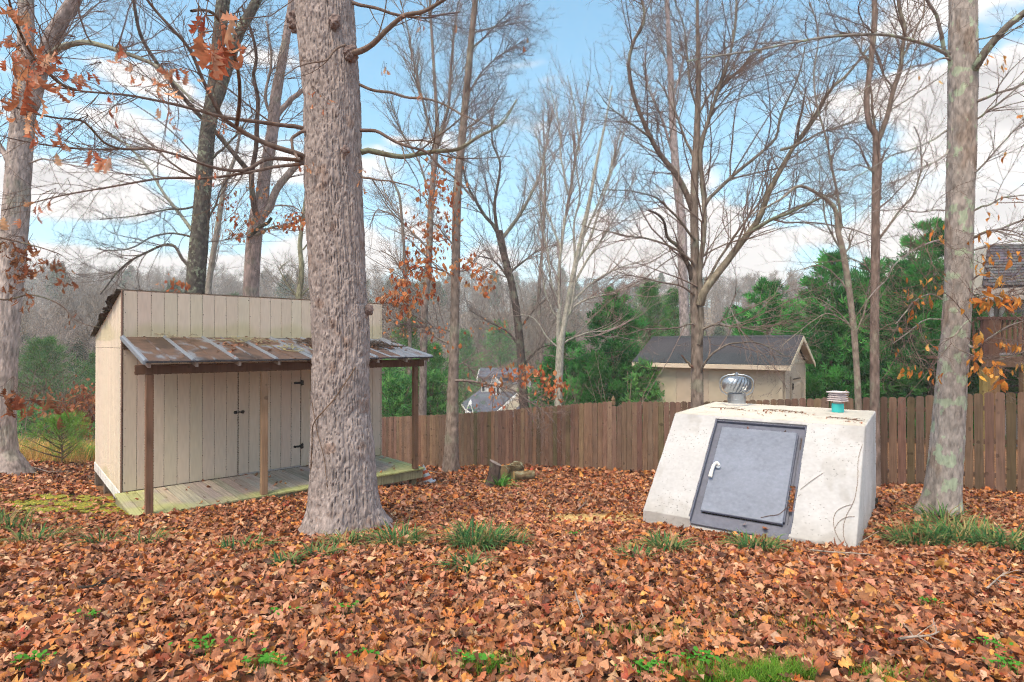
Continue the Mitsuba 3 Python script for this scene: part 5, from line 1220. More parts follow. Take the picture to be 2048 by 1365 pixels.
tree('far_slim_tree', 'slim bare tree between the slim grey trunk and the big oak beyond the fence', 'tree', None, 30.0,
    [(818, 800, 9), (820, 700, 8), (815, 600, 7), (808, 500, 6), (800, 400, 5), (775, 340, 3), (765, 300, 2)], bark=(.24, .20, .18), relief=.005, twigs=(8, 4, 0), tl=(1.6, .8, .5), up=.2, seed=38, sides=14, flare=0, auto=(18, 1.5, 3.5, .4, 45, .3), tw_col=(.21, .175, .165))
# ------------------------------------------------------------------ evergreens
def spray_batch(pos, out, size, r, n=3, droop=.0, width=.13):
    """flat fans of n long triangles-pairs pointing along out"""
    N = len(pos)
    o = out / (np.linalg.norm(out, axis=1, keepdims=True) + 1e-9)
    s = np.cross(o, r.normal(size=(N, 3))); s /= np.linalg.norm(s, axis=1, keepdims=True) + 1e-9
    V, Fc = [], []
    for j in range(n):
        a = (j - (n - 1) / 2) * .55
        d = o * np.cos(a) + s * np.sin(a)
        w = np.cross(d, np.cross(o, s)); w /= np.linalg.norm(w, axis=1, keepdims=True) + 1e-9
        L = np.asarray(size)[:, None] * (1 - .25 * abs(j - (n - 1) / 2))
        mid = pos + d * L * .55
        V += [pos, mid + w * L * width, pos + d * L, mid - w * L * width]
        Fc += [(4 * j, 4 * j + 1, 4 * j + 2), (4 * j, 4 * j + 2, 4 * j + 3)]
    return np.stack(V, 1), np.array(Fc)


def cypress_crown(h, R, n, seed, cols, size=.34):
    r = np.random.default_rng(seed); nb = 210
    t = r.random(nb) ** 1.25; a = r.uniform(0, 2 * np.pi, nb)
    env = R * np.minimum(1, (1 - t) * 1.2 + .04) ** .85 * np.minimum(1, .6 + t * 2.5) * r.uniform(.62, 1.22, nb)
    d = np.stack([np.cos(a), np.sin(a), .35 + .55 * t + r.normal(0, .12, nb)], -1)
    w = env + .15; i = r.choice(nb, n, p=w / w.sum()); u = .15 + .87 * r.random(n) ** .62
    L = env[i][:, None]
    pos = np.stack([t[i] * 0, t[i] * 0, t[i] * h * .93], -1) + d[i] * L * u[:, None] + r.normal(size=(n, 3)) * (.06 + .13 * L * (1.1 - u[:, None])) - np.array([0, 0, .10]) * (L * u[:, None] ** 2)
    pos[:, 2] = np.abs(pos[:, 2])
    out = d[i] + r.normal(size=(n, 3)) * .38 + [0, 0, .25]
    W_, f = spray_batch(pos, out, size * r.uniform(.45, 1.25, n) * (1 - .25 * t[i]), r, 4, width=.10)
    bc = cols[r.choice(len(cols), nb)] * r.uniform(.75, 1.25, (nb, 1))
    c = bc[i] * r.uniform(.8, 1.25, (n, 1))
    return join(W_, f), np.repeat(c[:, None], W_.shape[1], 1).reshape(-1, 3)


GREEN = np.array([(.060, .26, .065), (.080, .33, .08), (.042, .19, .055), (.12, .41, .10)])
PINEG = np.array([(.075, .21, .065), (.10, .26, .075), (.055, .165, .06), (.13, .30, .085)])
PINEFAR = np.array([(.055, .095, .05), (.07, .12, .06), (.045, .08, .045)])


def plant_tree(name, label, group, xy, h, R, n, cols, seed, size=.34, D=None, kind='cypress'):
    k = thing(name, label, 'tree', group)
    p = np.array([xy[0], xy[1], gz(*xy)])
    if kind == 'cypress':
        m, c = cypress_crown(h, R, n, seed, cols, size)
    else:
        m, c, br = pine_crown(h, R, n, seed, cols, size)
        obj(f'{k}__branch_whorls', (br[0] + p, br[1]), 'm_plain', (.14, .10, .08))
    obj(f'{k}__crown', (m[0] + p, m[1]), 'm_blade', c)
    tt = np.linspace(0, 1, 10)
    P = np.stack([tt * 0, tt * 0, tt * h * .95 - .15], -1) + p
    obj(f'{k}__trunk', tubes(P[None], (.018 * h * (1 - .85 * tt))[None], 10), 'm_bark', (.17, .115, .085), True)
    return k


def pine_crown(h, R, n, seed, cols, size=.22, t0=.12):
    r = np.random.default_rng(seed)
    nb = max(14, n // 26)
    t = t0 + (1 - t0) * np.linspace(0, 1, nb) ** .9; a = np.cumsum(r.uniform(1.0, 2.6, nb))
    L = R * np.minimum(1, (1 - t) * 1.25 + .10) * r.uniform(.6, 1.15, nb)
    d = np.stack([np.cos(a), np.sin(a), .30 + .5 * t], -1)
    s = np.linspace(0, 1, 6)
    P = np.stack([np.zeros(nb), np.zeros(nb), t * h], -1)[:, None] + d[:, None] * (L[:, None] * s)[..., None] + np.array([0, 0, .16]) * (s ** 2 * L[:, None])[..., None]
    br = tubes(P, (.006 + .02 * L)[:, None] * (1 - .8 * s), 3)
    i = r.integers(0, nb, n); u = r.random(n) ** .6
    x = u * 5; j = np.minimum(x.astype(int), 4); fr = (x - j)[:, None]
    pos = P[i, j] * (1 - fr) + P[i, j + 1] * fr + r.normal(size=(n, 3)) * L[i][:, None] * .11
    out = d[i] * .7 + r.normal(size=(n, 3)) * .5 + [0, 0, .45]
    W_, f = spray_batch(pos, out, size * r.uniform(.6, 1.35, n), r, 6, width=.035)
    c = leaf_cols(n, W_.shape[1], r, cols, np.ones(len(cols)), .25)
    return join(W_, f), c.reshape(-1, 3), br


def at_px(x, D): return ((x - CX) / F * D, D)


def hgt(y, x, D):
    return (HY - y) / F * D - gz((x - CX) / F * D, D)


CY = 'cypress trees beyond the fence'
for lab, x, ytop, D, Rw, n, sd in (
        ('dark green cypress between the pale maple and the small gabled shed', 1225, 568, 25, 2.3, 9000, 51),
        ('broad dark green cypress right behind the small gabled shed gable', 1665, 490, 22, 2.3, 10500, 52),
        ('tallest dark green cypress right behind the thick lichen patched trunk', 1862, 424, 20, 2.7, 12500, 53),
        ('green cypress behind the middle of the small gabled shed roof', 1535, 545, 26, 2.7, 8500, 54),
        ('green cypress between the arching tree and the forked slim tree', 1745, 505, 22, 2.2, 9000, 55),
        ('green cypress half hidden by the roof of the house at right', 1965, 490, 25, 2.4, 6500, 56),
        ('low dark cypress behind the fence between the white house and pale maple', 1130, 655, 27, 2.0, 5000, 57)):
    plant_tree('cypress_tree', lab, CY, at_px(x, D), hgt(ytop, x, D), Rw, n, GREEN, sd, .42)
PN = 'pine trees in the valley'
for lab, x, ytop, D, Rw, n, cols, sd, sz in (
        ('small bright green young pine left of the shed by the dry grass', 125, 838, 14, .85, 900, np.array([(.20, .42, .07), (.26, .50, .09), (.15, .34, .07)]), 61, .16),
        ('blue green pine far left behind the young pine', 88, 690, 34, 3.4, 2600, PINEG * 1.0, 62, .45),
        ('light green pine behind the right porch post', 815, 650, 33, 2.6, 2400, PINEG * 1.25, 63, .42),
        ('light green low pine over the fence between porch and slim trunk', 868, 700, 30, 2.4, 2200, PINEG * 1.35, 64, .4),
        ('airy green pine behind the roof of the white house', 1000, 652, 78, 5.0, 3000, PINEG * 1.3, 65, .7),
        ('green pine left of the white house roof', 930, 668, 74, 3.4, 2600, PINEG * 1.35, 66, .7),
        ('airy pine with a reddish trunk left of the small gabled shed', 1300, 575, 30, 2.4, 2600, PINEG * 1.15, 67, .42),
        ('soft green pine behind the left end of the small gabled shed', 1350, 590, 38, 3.2, 2600, PINEG * 1.1, 68, .5),
        ('green pine seen behind the back edge of the shed at left', 195, 720, 40, 3.0, 1800, PINEG * .8, 69, .5),
        ('green pine left of the split trunk tree top of the shed', 470, 600, 70, 4.5, 2200, PINEG * .7, 70, .8),
        ('young bright pine at the left edge beside the pale hickory trunk', 180, 905, 17, .8, 500, np.array([(.20, .42, .07), (.26, .50, .09), (.15, .34, .07)]), 71, .16)):
    plant_tree('pine_tree', lab, PN, at_px(x, D), hgt(ytop, x, D), Rw, n, cols, sd, sz, kind='pine')

# leafy brown shrub by the shed's back corner
sh = thing('brown_oak_shrub', 'shrub full of hanging brown leaves left of the shed', 'shrub')
r = np.random.default_rng(80)
b0 = px(172, 930, 20); b0[2] = gz(b0[0], b0[1])
st_ = np.stack([b0 + np.array([r.normal() * .1, r.normal() * .1, 0]) for _ in range(9)]); tp = st_ + np.stack([r.normal(0, .8, 9), r.normal(0, .6, 9), r.uniform(1.6, 2.6, 9)], -1)
SP = np.stack([st_, (st_ + tp) / 2 + [0, 0, .3], tp], 1)
obj(f'{sh}__stem', tubes(SP, np.full((9, 3), .02), 5), 'm_bark', (.2, .16, .14), True)
pos = np.stack([b0[0] + r.normal(0, .5, 900), b0[1] + r.normal(0, .5, 900), b0[2] + 1.9 + r.normal(0, .38, 900)], -1)
Wb, f_ = leaf_batch(pos, r.uniform(.12, .22, 900), 'oak5', r, hang=True)
obj(f'{sh}__foliage', join(Wb, f_), 'm_hang', leaf_cols(900, Wb.shape[1], r, BROWNL * 1.15, np.ones(4)).reshape(-1, 3), True)

# ------------------------------------------------------------------ far wood (instances of a few bare trees and pines)
def bare_proto(seed, h=15.):
    r = np.random.default_rng(seed)
    t = np.linspace(0, 1, 9)
    P = np.stack([np.cumsum(r.normal(0, .12, 9)), np.cumsum(r.normal(0, .12, 9)), t * h], -1)[None]; R = (.17 * (1 - .85 * t))[None]
    C, Rc = grow(P, R, 26, 2.5, 5.5, .3, 42, .45, 6, r, .5, .035, .2)
    C2, R2 = grow(C, Rc, 120, 1.2, 2.6, .15, 42, .3, 3, r, .6, .026, .25)
    C3, R3 = grow(C2, R2, 520, .7, 1.8, .15, 45, .2, 1, r, .7, .022, .25)
    return cat(tubes(P, R, 5), tubes(C, Rc, 3), tubes(C2, R2, 3), tubes(C3, R3, 3))


WC = [(.21, .165, .145), (.26, .21, .185), (.18, .135, .115), (.30, .265, .24)]
for i in range(6):
    m = bare_proto(90 + i)
    scene[f'far_bare_{i}'] = {'type': 'shapegroup', 'wood': mikit.ply(m, 'm_plain', uv=np.broadcast_to(pack(np.array(WC[i % 4])), (len(m[0]), 2)))}
for i in range(2):
    m, c, br = pine_crown(17, 4.6, 1700, 97 + i, PINEFAR * 1.3, 1.1, .58)
    tr = tubes(np.array([[[0, 0, 0], [0, 0, 8], [0, 0, 16.]]]), np.array([[.22, .16, .05]]), 5)
    mm = cat(m, br, tr); cc = np.vstack([c, np.broadcast_to((.16, .12, .10), (len(mm[0]) - len(c), 3))])
    scene[f'far_pine_{i}'] = {'type': 'shapegroup', 'crown': mikit.ply(mm, 'm_plain', uv=pack(cc))}
labels['far_wood'] = {'label': 'hazy grey brown wood of bare trees covering the far hillside', 'category': 'wood', 'kind': 'stuff'}
labels['far_pines'] = {'label': 'dark green pines scattered in the wood on the far hill', 'category': 'wood', 'kind': 'stuff'}
r = np.random.default_rng(99); kw, kp = 0, 0
for _ in range(2100):
    y = 48 + 200 * r.random() ** .75; u = r.uniform(-1.02, 1.02); x = u * y
    pxx = CX + F * u
    if y < 78 and 880 < pxx < 1700: continue
    if y < 70 and pxx > 300 and r.random() < .5: continue
    z = gz(x, y); sc = r.uniform(.6, 1.05) * (.85 if u > .1 else 1.0)
    pine = r.random() < .07 or (230 < pxx < 380 and 90 < y < 150 and r.random() < .5)
    M = T().translate([x, y, z - .2]).rotate([0, 0, 1], r.uniform(0, 360)).scale([sc, sc, sc * r.uniform(.9, 1.15)])
    if pine:
        scene[f'far_pines__{kp:03d}'] = {'type': 'instance', 'g': {'type': 'ref', 'id': f'far_pine_{kp % 2}'}, 'to_world': M}; kp += 1
    else:
        scene[f'far_wood__{kw:03d}'] = {'type': 'instance', 'g': {'type': 'ref', 'id': f'far_bare_{r.integers(6)}'}, 'to_world': M}; kw += 1

for _ in range(26):      # nearer trunks of the wood, left of the shed
    y = r.uniform(42, 75); x = -y * r.uniform(.66, .95); sc = r.uniform(.55, .85)
    scene[f'far_wood__{kw:03d}'] = {'type': 'instance', 'g': {'type': 'ref', 'id': 'far_bare_3'}, 'to_world': T().translate([x, y, gz(x, y) - .2]).rotate([0, 0, 1], r.uniform(0, 360)).scale([sc, sc, sc])}; kw += 1

# underbrush beyond the fence and left of the shed: thin bare stems
labels['underbrush'] = {'label': 'tangle of thin bare brush stems beyond the fence and left of the shed', 'category': 'brush', 'kind': 'stuff'}
r = np.random.default_rng(101); N = 1000
y = 17 + 40 * r.random(N) ** 1.3; u = r.uniform(-1, 1, N); x = u * y
fy = 10.2 + .804 * (8.76 - x)
sd = (x - SO[0]) * S1[0] + (y - SO[1]) * S1[1]; dd_ = (x - SO[0]) * S2[0] + (y - SO[1]) * S2[1]
ok = ((y > fy + 2) | (x < -9.5)) & ~((sd > -1) & (sd < 6) & (dd_ > -3) & (dd_ < 5)) & ~((x > 3.5) & (x < 14) & (y < 24)) & ~((x > 13) & (y < 24))
x, y = x[ok], y[ok]; n = len(x)
P0 = np.stack([x, y, ground_z(x, y) - .05], -1); h = r.uniform(.8, 3.2, n)
ln = r.normal(0, .25, (n, 2)) * h[:, None]
P = np.stack([P0, P0 + np.c_[ln * .3, h * .5], P0 + np.c_[ln, h]], 1)
C, Rc = grow(P, np.broadcast_to([.012, .009, .006], (n, 3)), n * 6, .3, 1.1, .25, 45, .2, 3, r, .7, .006)
obj('underbrush', cat(tubes(P, np.broadcast_to(np.array([.014, .011, .007]), (n, 3)), 3), tubes(C, Rc, 3)), 'm_plain', (.185, .145, .13), num=False)
# bright green shrubs at the fence foot, beyond
for i, (x, y, D, hh, lab) in enumerate(((800, 800, 24, 2.3, 'bright green leafy shrub over the fence right of the porch post'), (862, 790, 25, 1.6, 'yellow green shrub over the fence left of the slim grey trunk'), (770, 760, 27, 3.0, 'green shrub behind the porch between oak and right post'), (1290, 780, 20, .9, 'low green shrub behind the fence finial'), (75, 880, 27, 2.2, 'pale green brush between the left edge trunk and the young pine'), (190, 860, 29, 2.4, 'green brush behind the brown leaved shrub left of the shed'))):
    k = thing('green_shrub', lab, 'shrub', 'green shrubs beyond the fence')
    r = np.random.default_rng(110 + i); q = px(x, y, D); q[2] = gz(q[0], q[1]); n = 1300
    top = (HY - y + 90) / F * D - q[2]; H = max(hh, top * .8)
    pos = np.stack([r.normal(0, hh * .35, n), r.normal(0, hh * .35, n), H * (.35 + .65 * r.random(n))], -1) * [1, 1, 1]; pos[:, :2] *= (1.25 - .8 * pos[:, 2:] / H)
    W_, f_ = spray_batch(pos + q, r.normal(size=(n, 3)) + [0, 0, .5], r.uniform(.15, .4, n), r, 3, width=.09)
    obj(f'{k}__foliage', join(W_, f_), 'm_blade', leaf_cols(n, W_.shape[1], r, PINEG * 1.35, np.ones(4)).reshape(-1, 3))
    P = np.stack([np.broadcast_to(q, (7, 3)), q + np.c_[r.normal(0, .3, (7, 2)), np.full(7, H * .5)], q + np.c_[r.normal(0, hh * .4, (7, 2)), np.full(7, H * .9)]], 1)
    obj(f'{k}__stem', tubes(P, np.full((7, 3), .018), 4), 'm_plain', (.18, .14, .11))

# ------------------------------------------------------------------ ground cover
def fence_y(x): return FA[1] + (FB - FA)[1] / (FB - FA)[0] * (x - FA[0])


def blocked(x, y, grow_=0.0):
    s = (x - SO[0]) * S1[0] + (y - SO[1]) * S1[1]; d = (x - SO[0]) * S2[0] + (y - SO[1]) * S2[1]
    a = (s > -.12 - grow_) & (s < 4.92 + grow_) & (d > -DK - grow_) & (d < SD + grow_)
    s2 = (x - HO[0]) * H1[0] + (y - HO[1]) * H1[1]; d2 = (x - HO[0]) * H2[0] + (y - HO[1]) * H2[1]
    b = (s2 > -.02) & (s2 < W + .02) & (d2 > -1.2) & (d2 < 1.98)
    o = (x + 2.14) ** 2 + (y - 7.2) ** 2 < .42 ** 2
    return a | b | o | ((y > fence_y(x) + .6) & (x > -6))


r = np.random.default_rng(120)


def scatter(D0, D1, dens, r, wide=.95):
    A = wide * (D1 ** 2 - D0 ** 2) + 1.2 * (D1 - D0); n = int(A * dens)
    y = np.sqrt(D0 ** 2 + (D1 ** 2 - D0 ** 2) * r.random(n)); x = r.uniform(-1, 1, n) * (wide * y + .6)
    ok = ~blocked(x, y); return x[ok], y[ok]


MOSS = [(-7.35, 9.35, 1.0, .45), (-6.75, 8.75, .9, .35), (-7.9, 10.2, .7, .35)]
GRASSP = [(1.12, 2.50, .36, .13), (1.45, 2.45, .25, .10), (-.12, 2.62, .22, .10), (1.55, 3.2, .7, .3), (.75, 2.95, .4, .2)]
nearW = nearC = None
allV, allF, allC, at = [], [], [], 0
for D0, D1, dens, kind, s0, lift in ((2.0, 4.0, 1000, 'oak7', .064, .05), (4.0, 6.2, 780, 'oak5', .064, .045), (6.2, 9.5, 460, 'oak3', .070, .045), (9.5, 14, 250, 'oak3', .088, .045), (14, 21, 100, 'oak3', .125, .045)):
    x, y = scatter(D0, D1, dens, r, 1.28 if D1 < 7 else .98)
    keep = np.ones(len(x), bool)
    for (a, b, rx, ry) in MOSS: keep &= ~((((x - a) / rx) ** 2 + ((y - b) / ry) ** 2 < 1) & (r.random(len(x)) < .85))
    for (a, b, rx, ry) in GRASSP[:2]: keep &= ~((((x - a) / rx) ** 2 + ((y - b) / ry) ** 2 < 1.3) & (r.random(len(x)) < .34))
    keep &= ~((((x - 1.15) / .75) ** 2 + ((y - 8.1) / .6) ** 2 < 1) & (r.random(len(x)) < .8))
    dn = meshkit.fbm(np.stack([x * .7, y * .7, x * 0], -1), 3, 4); keep &= r.random(len(x)) < .65 + .9 * dn
    x, y = x[keep], y[keep]; n = len(x)
    z = ground_z(x, y) + .008 + lift * r.random(n) ** 1.3
    Wb, f_ = leaf_batch(np.stack([x, y, z], -1), s0 * np.clip(r.normal(1, .28, n), .45, 1.8) * np.where(r.random(n) < .02, 1.5, 1), kind, r, tilt=.40, curl=1.55)
    if kind in ('oak', 'oak7'):      # a share of plain oval leaves among the lobed ones
        ov = r.random(n) < .28; Wb[ov] = Wb[ov]; ctr = Wb[:, 1::3]; k3 = np.arange(Wb.shape[1]) // 3; lob = np.sin(np.pi * np.linspace(0, 1, Wb.shape[1] // 3)) * .30
        for side_, j in ((0, 0), (2, 2)):
            e = Wb[:, j::3] - ctr; L_ = np.linalg.norm(e, axis=2, keepdims=True) + 1e-6; sz_ = np.linalg.norm(ctr[:, -1] - ctr[:, 0], axis=1)[:, None, None]
            Wb[:, j::3] = np.where(ov[:, None, None], ctr + e / L_ * lob[None, :, None] * sz_, Wb[:, j::3])
    c = leaf_cols(n, Wb.shape[1], r)
    if D0 < 2.1:
        o = np.argsort(y * (1 + .3 * np.abs(x / y - 0)))[:2000]; o = o[(np.abs(x[o]) < y[o] * .92) & (y[o] > 1.95)]; o = o[np.argsort(-z[o] * 0 + y[o])][:300]
        nearW, nearC, nf = Wb[o], c[o], f_
        m_ = np.ones(n, bool); m_[o] = False; Wb, c = Wb[m_], c[m_]
    v, ff = join(Wb, f_); allV.append(v); allF.append(ff + at); allC.append(c.reshape(-1, 3)); at += len(v)
for i in range(len(nearW)):
    obj('ground__leaf', (nearW[i], nf), 'm_leaf', nearC[i], True)
obj('ground__leaf_litter', (np.vstack(allV), np.vstack(allF)), 'm_leaf', np.vstack(allC), True, kind='stuff', label='thick layer of fallen brown oak leaves')
# leaves drifted against the shelter, on deck and roof
pos, sz = [], []
for _ in range(420):
    s = r.uniform(-.1, W + .1); d = -1.27 - abs(r.normal(0, .14)); q = HO + H1 * s + H2 * d; pos.append((q[0], q[1], gz(*q) + .02 + .05 * math.exp((d + 1.24) * 7) * r.random()))
Wb, f_ = leaf_batch(np.array(pos), r.uniform(.08, .13, len(pos)), 'oak', r, tilt=.7)
obj('ground__drifted_leaves', join(Wb, f_), 'm_leaf', leaf_cols(len(pos), Wb.shape[1], r).reshape(-1, 3), True, kind='stuff')
pos = []
for _ in range(46):
    t = r.uniform(1.0, 1.36); s = r.uniform(1.69, 1.735); pos.append(HL(to_slope((np.array([[s, t, -.03 + .03 * r.random()]]), None)))[0][0])
for s, t in ((1.25, 1.60), (1.48, 1.62), (1.05, .185), (1.5, .19)): pos.append(HL(to_slope((np.array([[s, t, -.02]]), None)))[0][0])
Wb, f_ = leaf_batch(np.array(pos), np.r_[r.uniform(.04, .08, 46), .1, .1, .07, .07], 'oak', r, tilt=.8)
hl = thing('leaf_clump', 'clump of brown leaves caught beside the hatch door hinge', 'leaves', kind='stuff')
obj(hl, join(Wb, f_), 'm_leaf', leaf_cols(len(pos), Wb.shape[1], r).reshape(-1, 3), True, num=False)
pos = []
for _ in range(60):
    s = r.uniform(0, SW); d = -DK * r.random() ** 1.6 - .02; q = SO + S1 * s + S2 * d; pos.append((q[0], q[1], SZ + .012))
Wb, f_ = leaf_batch(np.array(pos), r.uniform(.05, .11, len(pos)), 'oak', r, tilt=.3)
dl = thing('deck_leaves', 'few dry brown leaves scattered on the porch deck planks', 'leaves', kind='stuff')
obj(dl, join(Wb, f_), 'm_leaf', leaf_cols(len(pos), Wb.shape[1], r).reshape(-1, 3), True, num=False)

# twigs and litter on the porch roof
def roof_pt(s, d, up=.02):
    q = SO + S1 * s + S2 * d; return np.array([q[0], q[1], SZ + zroof(d) + up])


V_ = []
def debris_pile(s0, d0, n, spread, ln, rr):
    P = []
    for _ in range(n):
        a = r.uniform(0, 2 * np.pi); l = ln * r.uniform(.3, 1.2); s, d = s0 + r.normal() * spread, d0 + r.normal() * spread * .6
        p = roof_pt(s, d, .03 + .05 * r.random()); q = roof_pt(s + l * math.cos(a), d + l * math.sin(a), .03 + .07 * r.random()); P.append([p, (p + q) / 2 + r.normal(size=3) * .02 + [0, 0, .02], q])
    return tubes(np.array(P), np.full((n, 3), rr), 4)


for lab, s0, d0, n, col in (('pale lichen covered twigs lying on the left half of the porch roof', 1.75, -.55, 26, (.34, .31, .20)), ('dark twig pile on the porch roof just left of the oak', 3.0, -.75, 40, (.10, .075, .06)), ('mossy twigs lying on the middle of the porch roof', 2.35, -1.35, 14, (.33, .31, .17)), ('few twigs at the upper left of the porch roof', .62, -.2, 8, (.30, .26, .17)), ('dark debris mat on the porch roof right of the oak', 4.3, -1.05, 60, (.075, .06, .05))):
    k = thing('roof_twigs', lab, 'twigs', kind='stuff')
    parts = [debris_pile(s0, d0, n, .17 if n < 50 else .22, .30, .006 if n < 30 else .008)]
    obj(k, parts[0], 'm_plain', col, num=False)
pos = []
for s0, d0, n, sp in ((1.5, -.9, 14, .12), (3.05, -.8, 26, .16), (4.3, -1.05, 40, .25), (2.1, -.7, 16, .3), (1.0, -1.4, 8, .4)):
    for _ in range(n): pos.append(roof_pt(s0 + r.normal() * sp, min(-.08, d0 + r.normal() * sp * .7), .03))
Wb, f_ = leaf_batch(np.array(pos), r.uniform(.05, .10, len(pos)), 'oak5', r, tilt=.4)
k = thing('roof_leaves', 'brown leaves lying on the rusty porch roof', 'leaves', kind='stuff')
obj(k, join(Wb, f_), 'm_leaf', leaf_cols(len(pos), Wb.shape[1], r, BROWNL, np.ones(4)).reshape(-1, 3), True, num=False)
# bits on the shelter's top
pos, tw_ = [], []
for s0, d0, n, sp in ((1.35, .95, 44, .22), (.55, .8, 10, .25), (2.05, .55, 16, .18), (1.2, .5, 10, .5), (2.2, .25, 8, .1)):
    for _ in range(n): pos.append(HL((np.array([[np.clip(s0 + r.normal() * sp, .05, W - .05), np.clip(d0 + r.normal() * sp * .35 , .04, 1.9), .012]]), None))[0][0])
Wb, f_ = leaf_batch(np.array(pos), r.uniform(.02, .045, len(pos)), 'oak5', r, tilt=.4)
k = thing('shelter_top_litter', 'small dry leaf bits and seeds on the shelter top', 'litter', kind='stuff')
obj(k, join(Wb, f_), 'm_leaf', leaf_cols(len(pos), Wb.shape[1], r, BROWNL, np.ones(4)).reshape(-1, 3), True, num=False)
hp3 = lambda s, d, z: HL((np.array([[s, d, z]]), None))[0][0]
for lab, pts in (('thin dry twig lying beside the turbine vent on the shelter top', [(.25, .9, .01), (.5, .86, .02), (.8, .8, .01)]), ('thin dry twigs lying in the middle of the shelter top', [(1.0, 1.05, .01), (1.3, 1.0, .025), (1.6, .9, .01)]), ('thin dry twig lying in front of the pipe vent', [(1.9, .6, .01), (2.1, .5, .02), (2.3, .42, .01)])):
    k = thing('dry_twig', lab, 'twig')
    A = spline(np.array([hp3(*p) for p in pts]), 10)
    C, Rc = grow(A[None], np.full((1, 10), .005), 6, .08, .22, .1, 40, 0, 2, r, .8, .003); C[..., 2] = np.clip(C[..., 2], -.99, -.96)
    obj(k, cat(tubes(A[None], np.full((1, 10), .005), 5), tubes(C, Rc, 3)), 'm_plain', (.20, .12, .085), num=False)
# vine on the shelter's right front corner
k = thing('dead_vine', 'thin dead vine clinging to the right front corner of the concrete shelter', 'vine')
sp3 = lambda s, t, n=.012: HL(to_slope((np.array([[s, t, n]]), None)))[0][0]
vp = [spline(np.array([sp3(*q) for q in qs]), 22) for qs in ([(2.32, 1.68), (2.26, 1.5), (2.28, 1.3), (2.34, 1.1), (2.36, .8), (2.35, .55), (2.38, .3)], [(2.27, 1.66), (2.18, 1.5), (2.17, 1.3), (2.22, 1.22), (2.33, 1.15)], [(1.79, 1.05), (1.9, .9), (2.0, .78)], [(2.18, 1.5), (2.25, 1.35), (2.36, 1.3)])]
vp.append(spline(np.array([hp3(W + .012, d, z) for d, z in ((-1.0, -1.75), (-.7, -1.6), (-.3, -1.75), (-.1, -1.95))]), 22))
obj(k, tubes(np.array(vp), np.full((len(vp), 22), .0028), 5), 'm_plain', (.24, .18, .155), num=False)
k = thing('dead_vine', 'thin dead vine crossing the lower right corner of the hatch door', 'vine')
obj(k, tubes(spline(np.array([sp3(*q) for q in ((1.8, 1.1, .0), (1.68, 1.3, .0), (1.6, 1.42, .004), (1.5, 1.46, .004), (1.42, 1.5, .004))]), 20)[None], np.full((1, 20), .0035), 5), 'm_plain', (.15, .09, .07), num=False)

# grass tufts (liriope) along the old bed edge
LIR = np.array([(.07, .19, .07), (.10, .24, .08), (.055, .15, .06), (.17, .29, .10), (.30, .30, .12), (.42, .32, .16)])


def tuft(key, x, y, rad, n, ln, seed, cols=LIR, wdt=.007):
    r = np.random.default_rng(seed)
    a = r.uniform(0, 2 * np.pi, n); rr = rad * np.sqrt(r.random(n)) * .75
    bx, by = x + rr * np.cos(a), y + rr * np.sin(a); P0 = np.stack([bx, by, ground_z(bx, by)], -1)
    b = a + r.normal(0, .7, n); L = ln * r.uniform(.6, 1.25, n); le = r.uniform(.35, 1.35, n)
    o = np.stack([np.cos(b), np.sin(b), b * 0], -1); side = np.stack([-np.sin(b), np.cos(b), b * 0], -1)
    V = []
    for t in (0, .35, .7, 1):
        c = P0 + o * (L * le * t ** 1.5)[:, None] + np.array([0, 0, 1]) * (L * (1.0 * t - .62 * le * t ** 2.4))[:, None]
        w = (wdt * (1 - t ** 2 * .92))
        V += [c - side * w, c + side * w]
    V = np.stack(V, 1); f = []
    for i in range(3): f += [(2 * i, 2 * i + 1, 2 * i + 3), (2 * i, 2 * i + 3, 2 * i + 2)]
    c = leaf_cols(n, 8, r, cols, np.ones(len(cols)), .2)
    obj(key, join(V, np.array(f)), 'm_blade', c.reshape(-1, 3), True, num=False)


def blades(P0, o, side, L, w):
    m = P0 + o * (L * .22)[:, None] + np.c_[L * 0, L * 0, L * .62]
    return np.stack([P0 - side * w, P0 + side * w, m - side * w * .8, m + side * w * .8, P0 + o * (L * .62)[:, None] + np.c_[L * 0, L * 0, L]], 1)


GT = 'grass tufts along the old bed edge'
TUFTS = [(955, 1085, .34, 190, .30, 'biggest green grass tuft in the leaves right of the oak foot'), (1015, 1085, .22, 70, .24, 'green grass tuft joining the biggest one on its right side'), (935, 1130, .20, 60, .22, 'small grass tuft in front of the biggest tuft'),
         (795, 1078, .36, 130, .24, 'grass tuft against the right foot of the oak'), (690, 1080, .30, 60, .2, 'sparse grass tuft in front of the middle of the oak foot'), (640, 1105, .22, 60, .2, 'green grass tuft left of the oak foot'), (580, 1120, .2, 55, .18, 'low green tuft left of the one at the oak foot'), (490, 1090, .3, 50, .18, 'sparse thin tuft in front of the deck'),
         (300, 1075, .2, 40, .2, 'small tuft in front of the left deck corner'), (205, 1078, .18, 40, .2, 'small tuft left of the deck corner one'), (70, 1075, .3, 70, .24, 'grass tuft second from the left edge'), (15, 1045, .3, 70, .26, 'grass tuft at the left edge of the picture'),
         (1335, 1092, .22, 110, .22, 'grass tuft in front of the left part of the hatch'), (1270, 1108, .2, 60, .16, 'low grass tuft in front of the shelter left corner'), (1510, 1092, .27, 170, .22, 'dense grass tuft in front of the hatch door'),
         (1840, 1078, .36, 170, .25, 'large grass tuft left of the thick lichen patched trunk'), (1920, 1070, .40, 190, .27, 'large grass tuft in front of the thick lichen patched trunk'), (2010, 1085, .40, 160, .26, 'large grass tuft at the right edge of the picture'), (1885, 1035, .25, 70, .26, 'grass tuft at the very foot of the thick lichen patched trunk')]


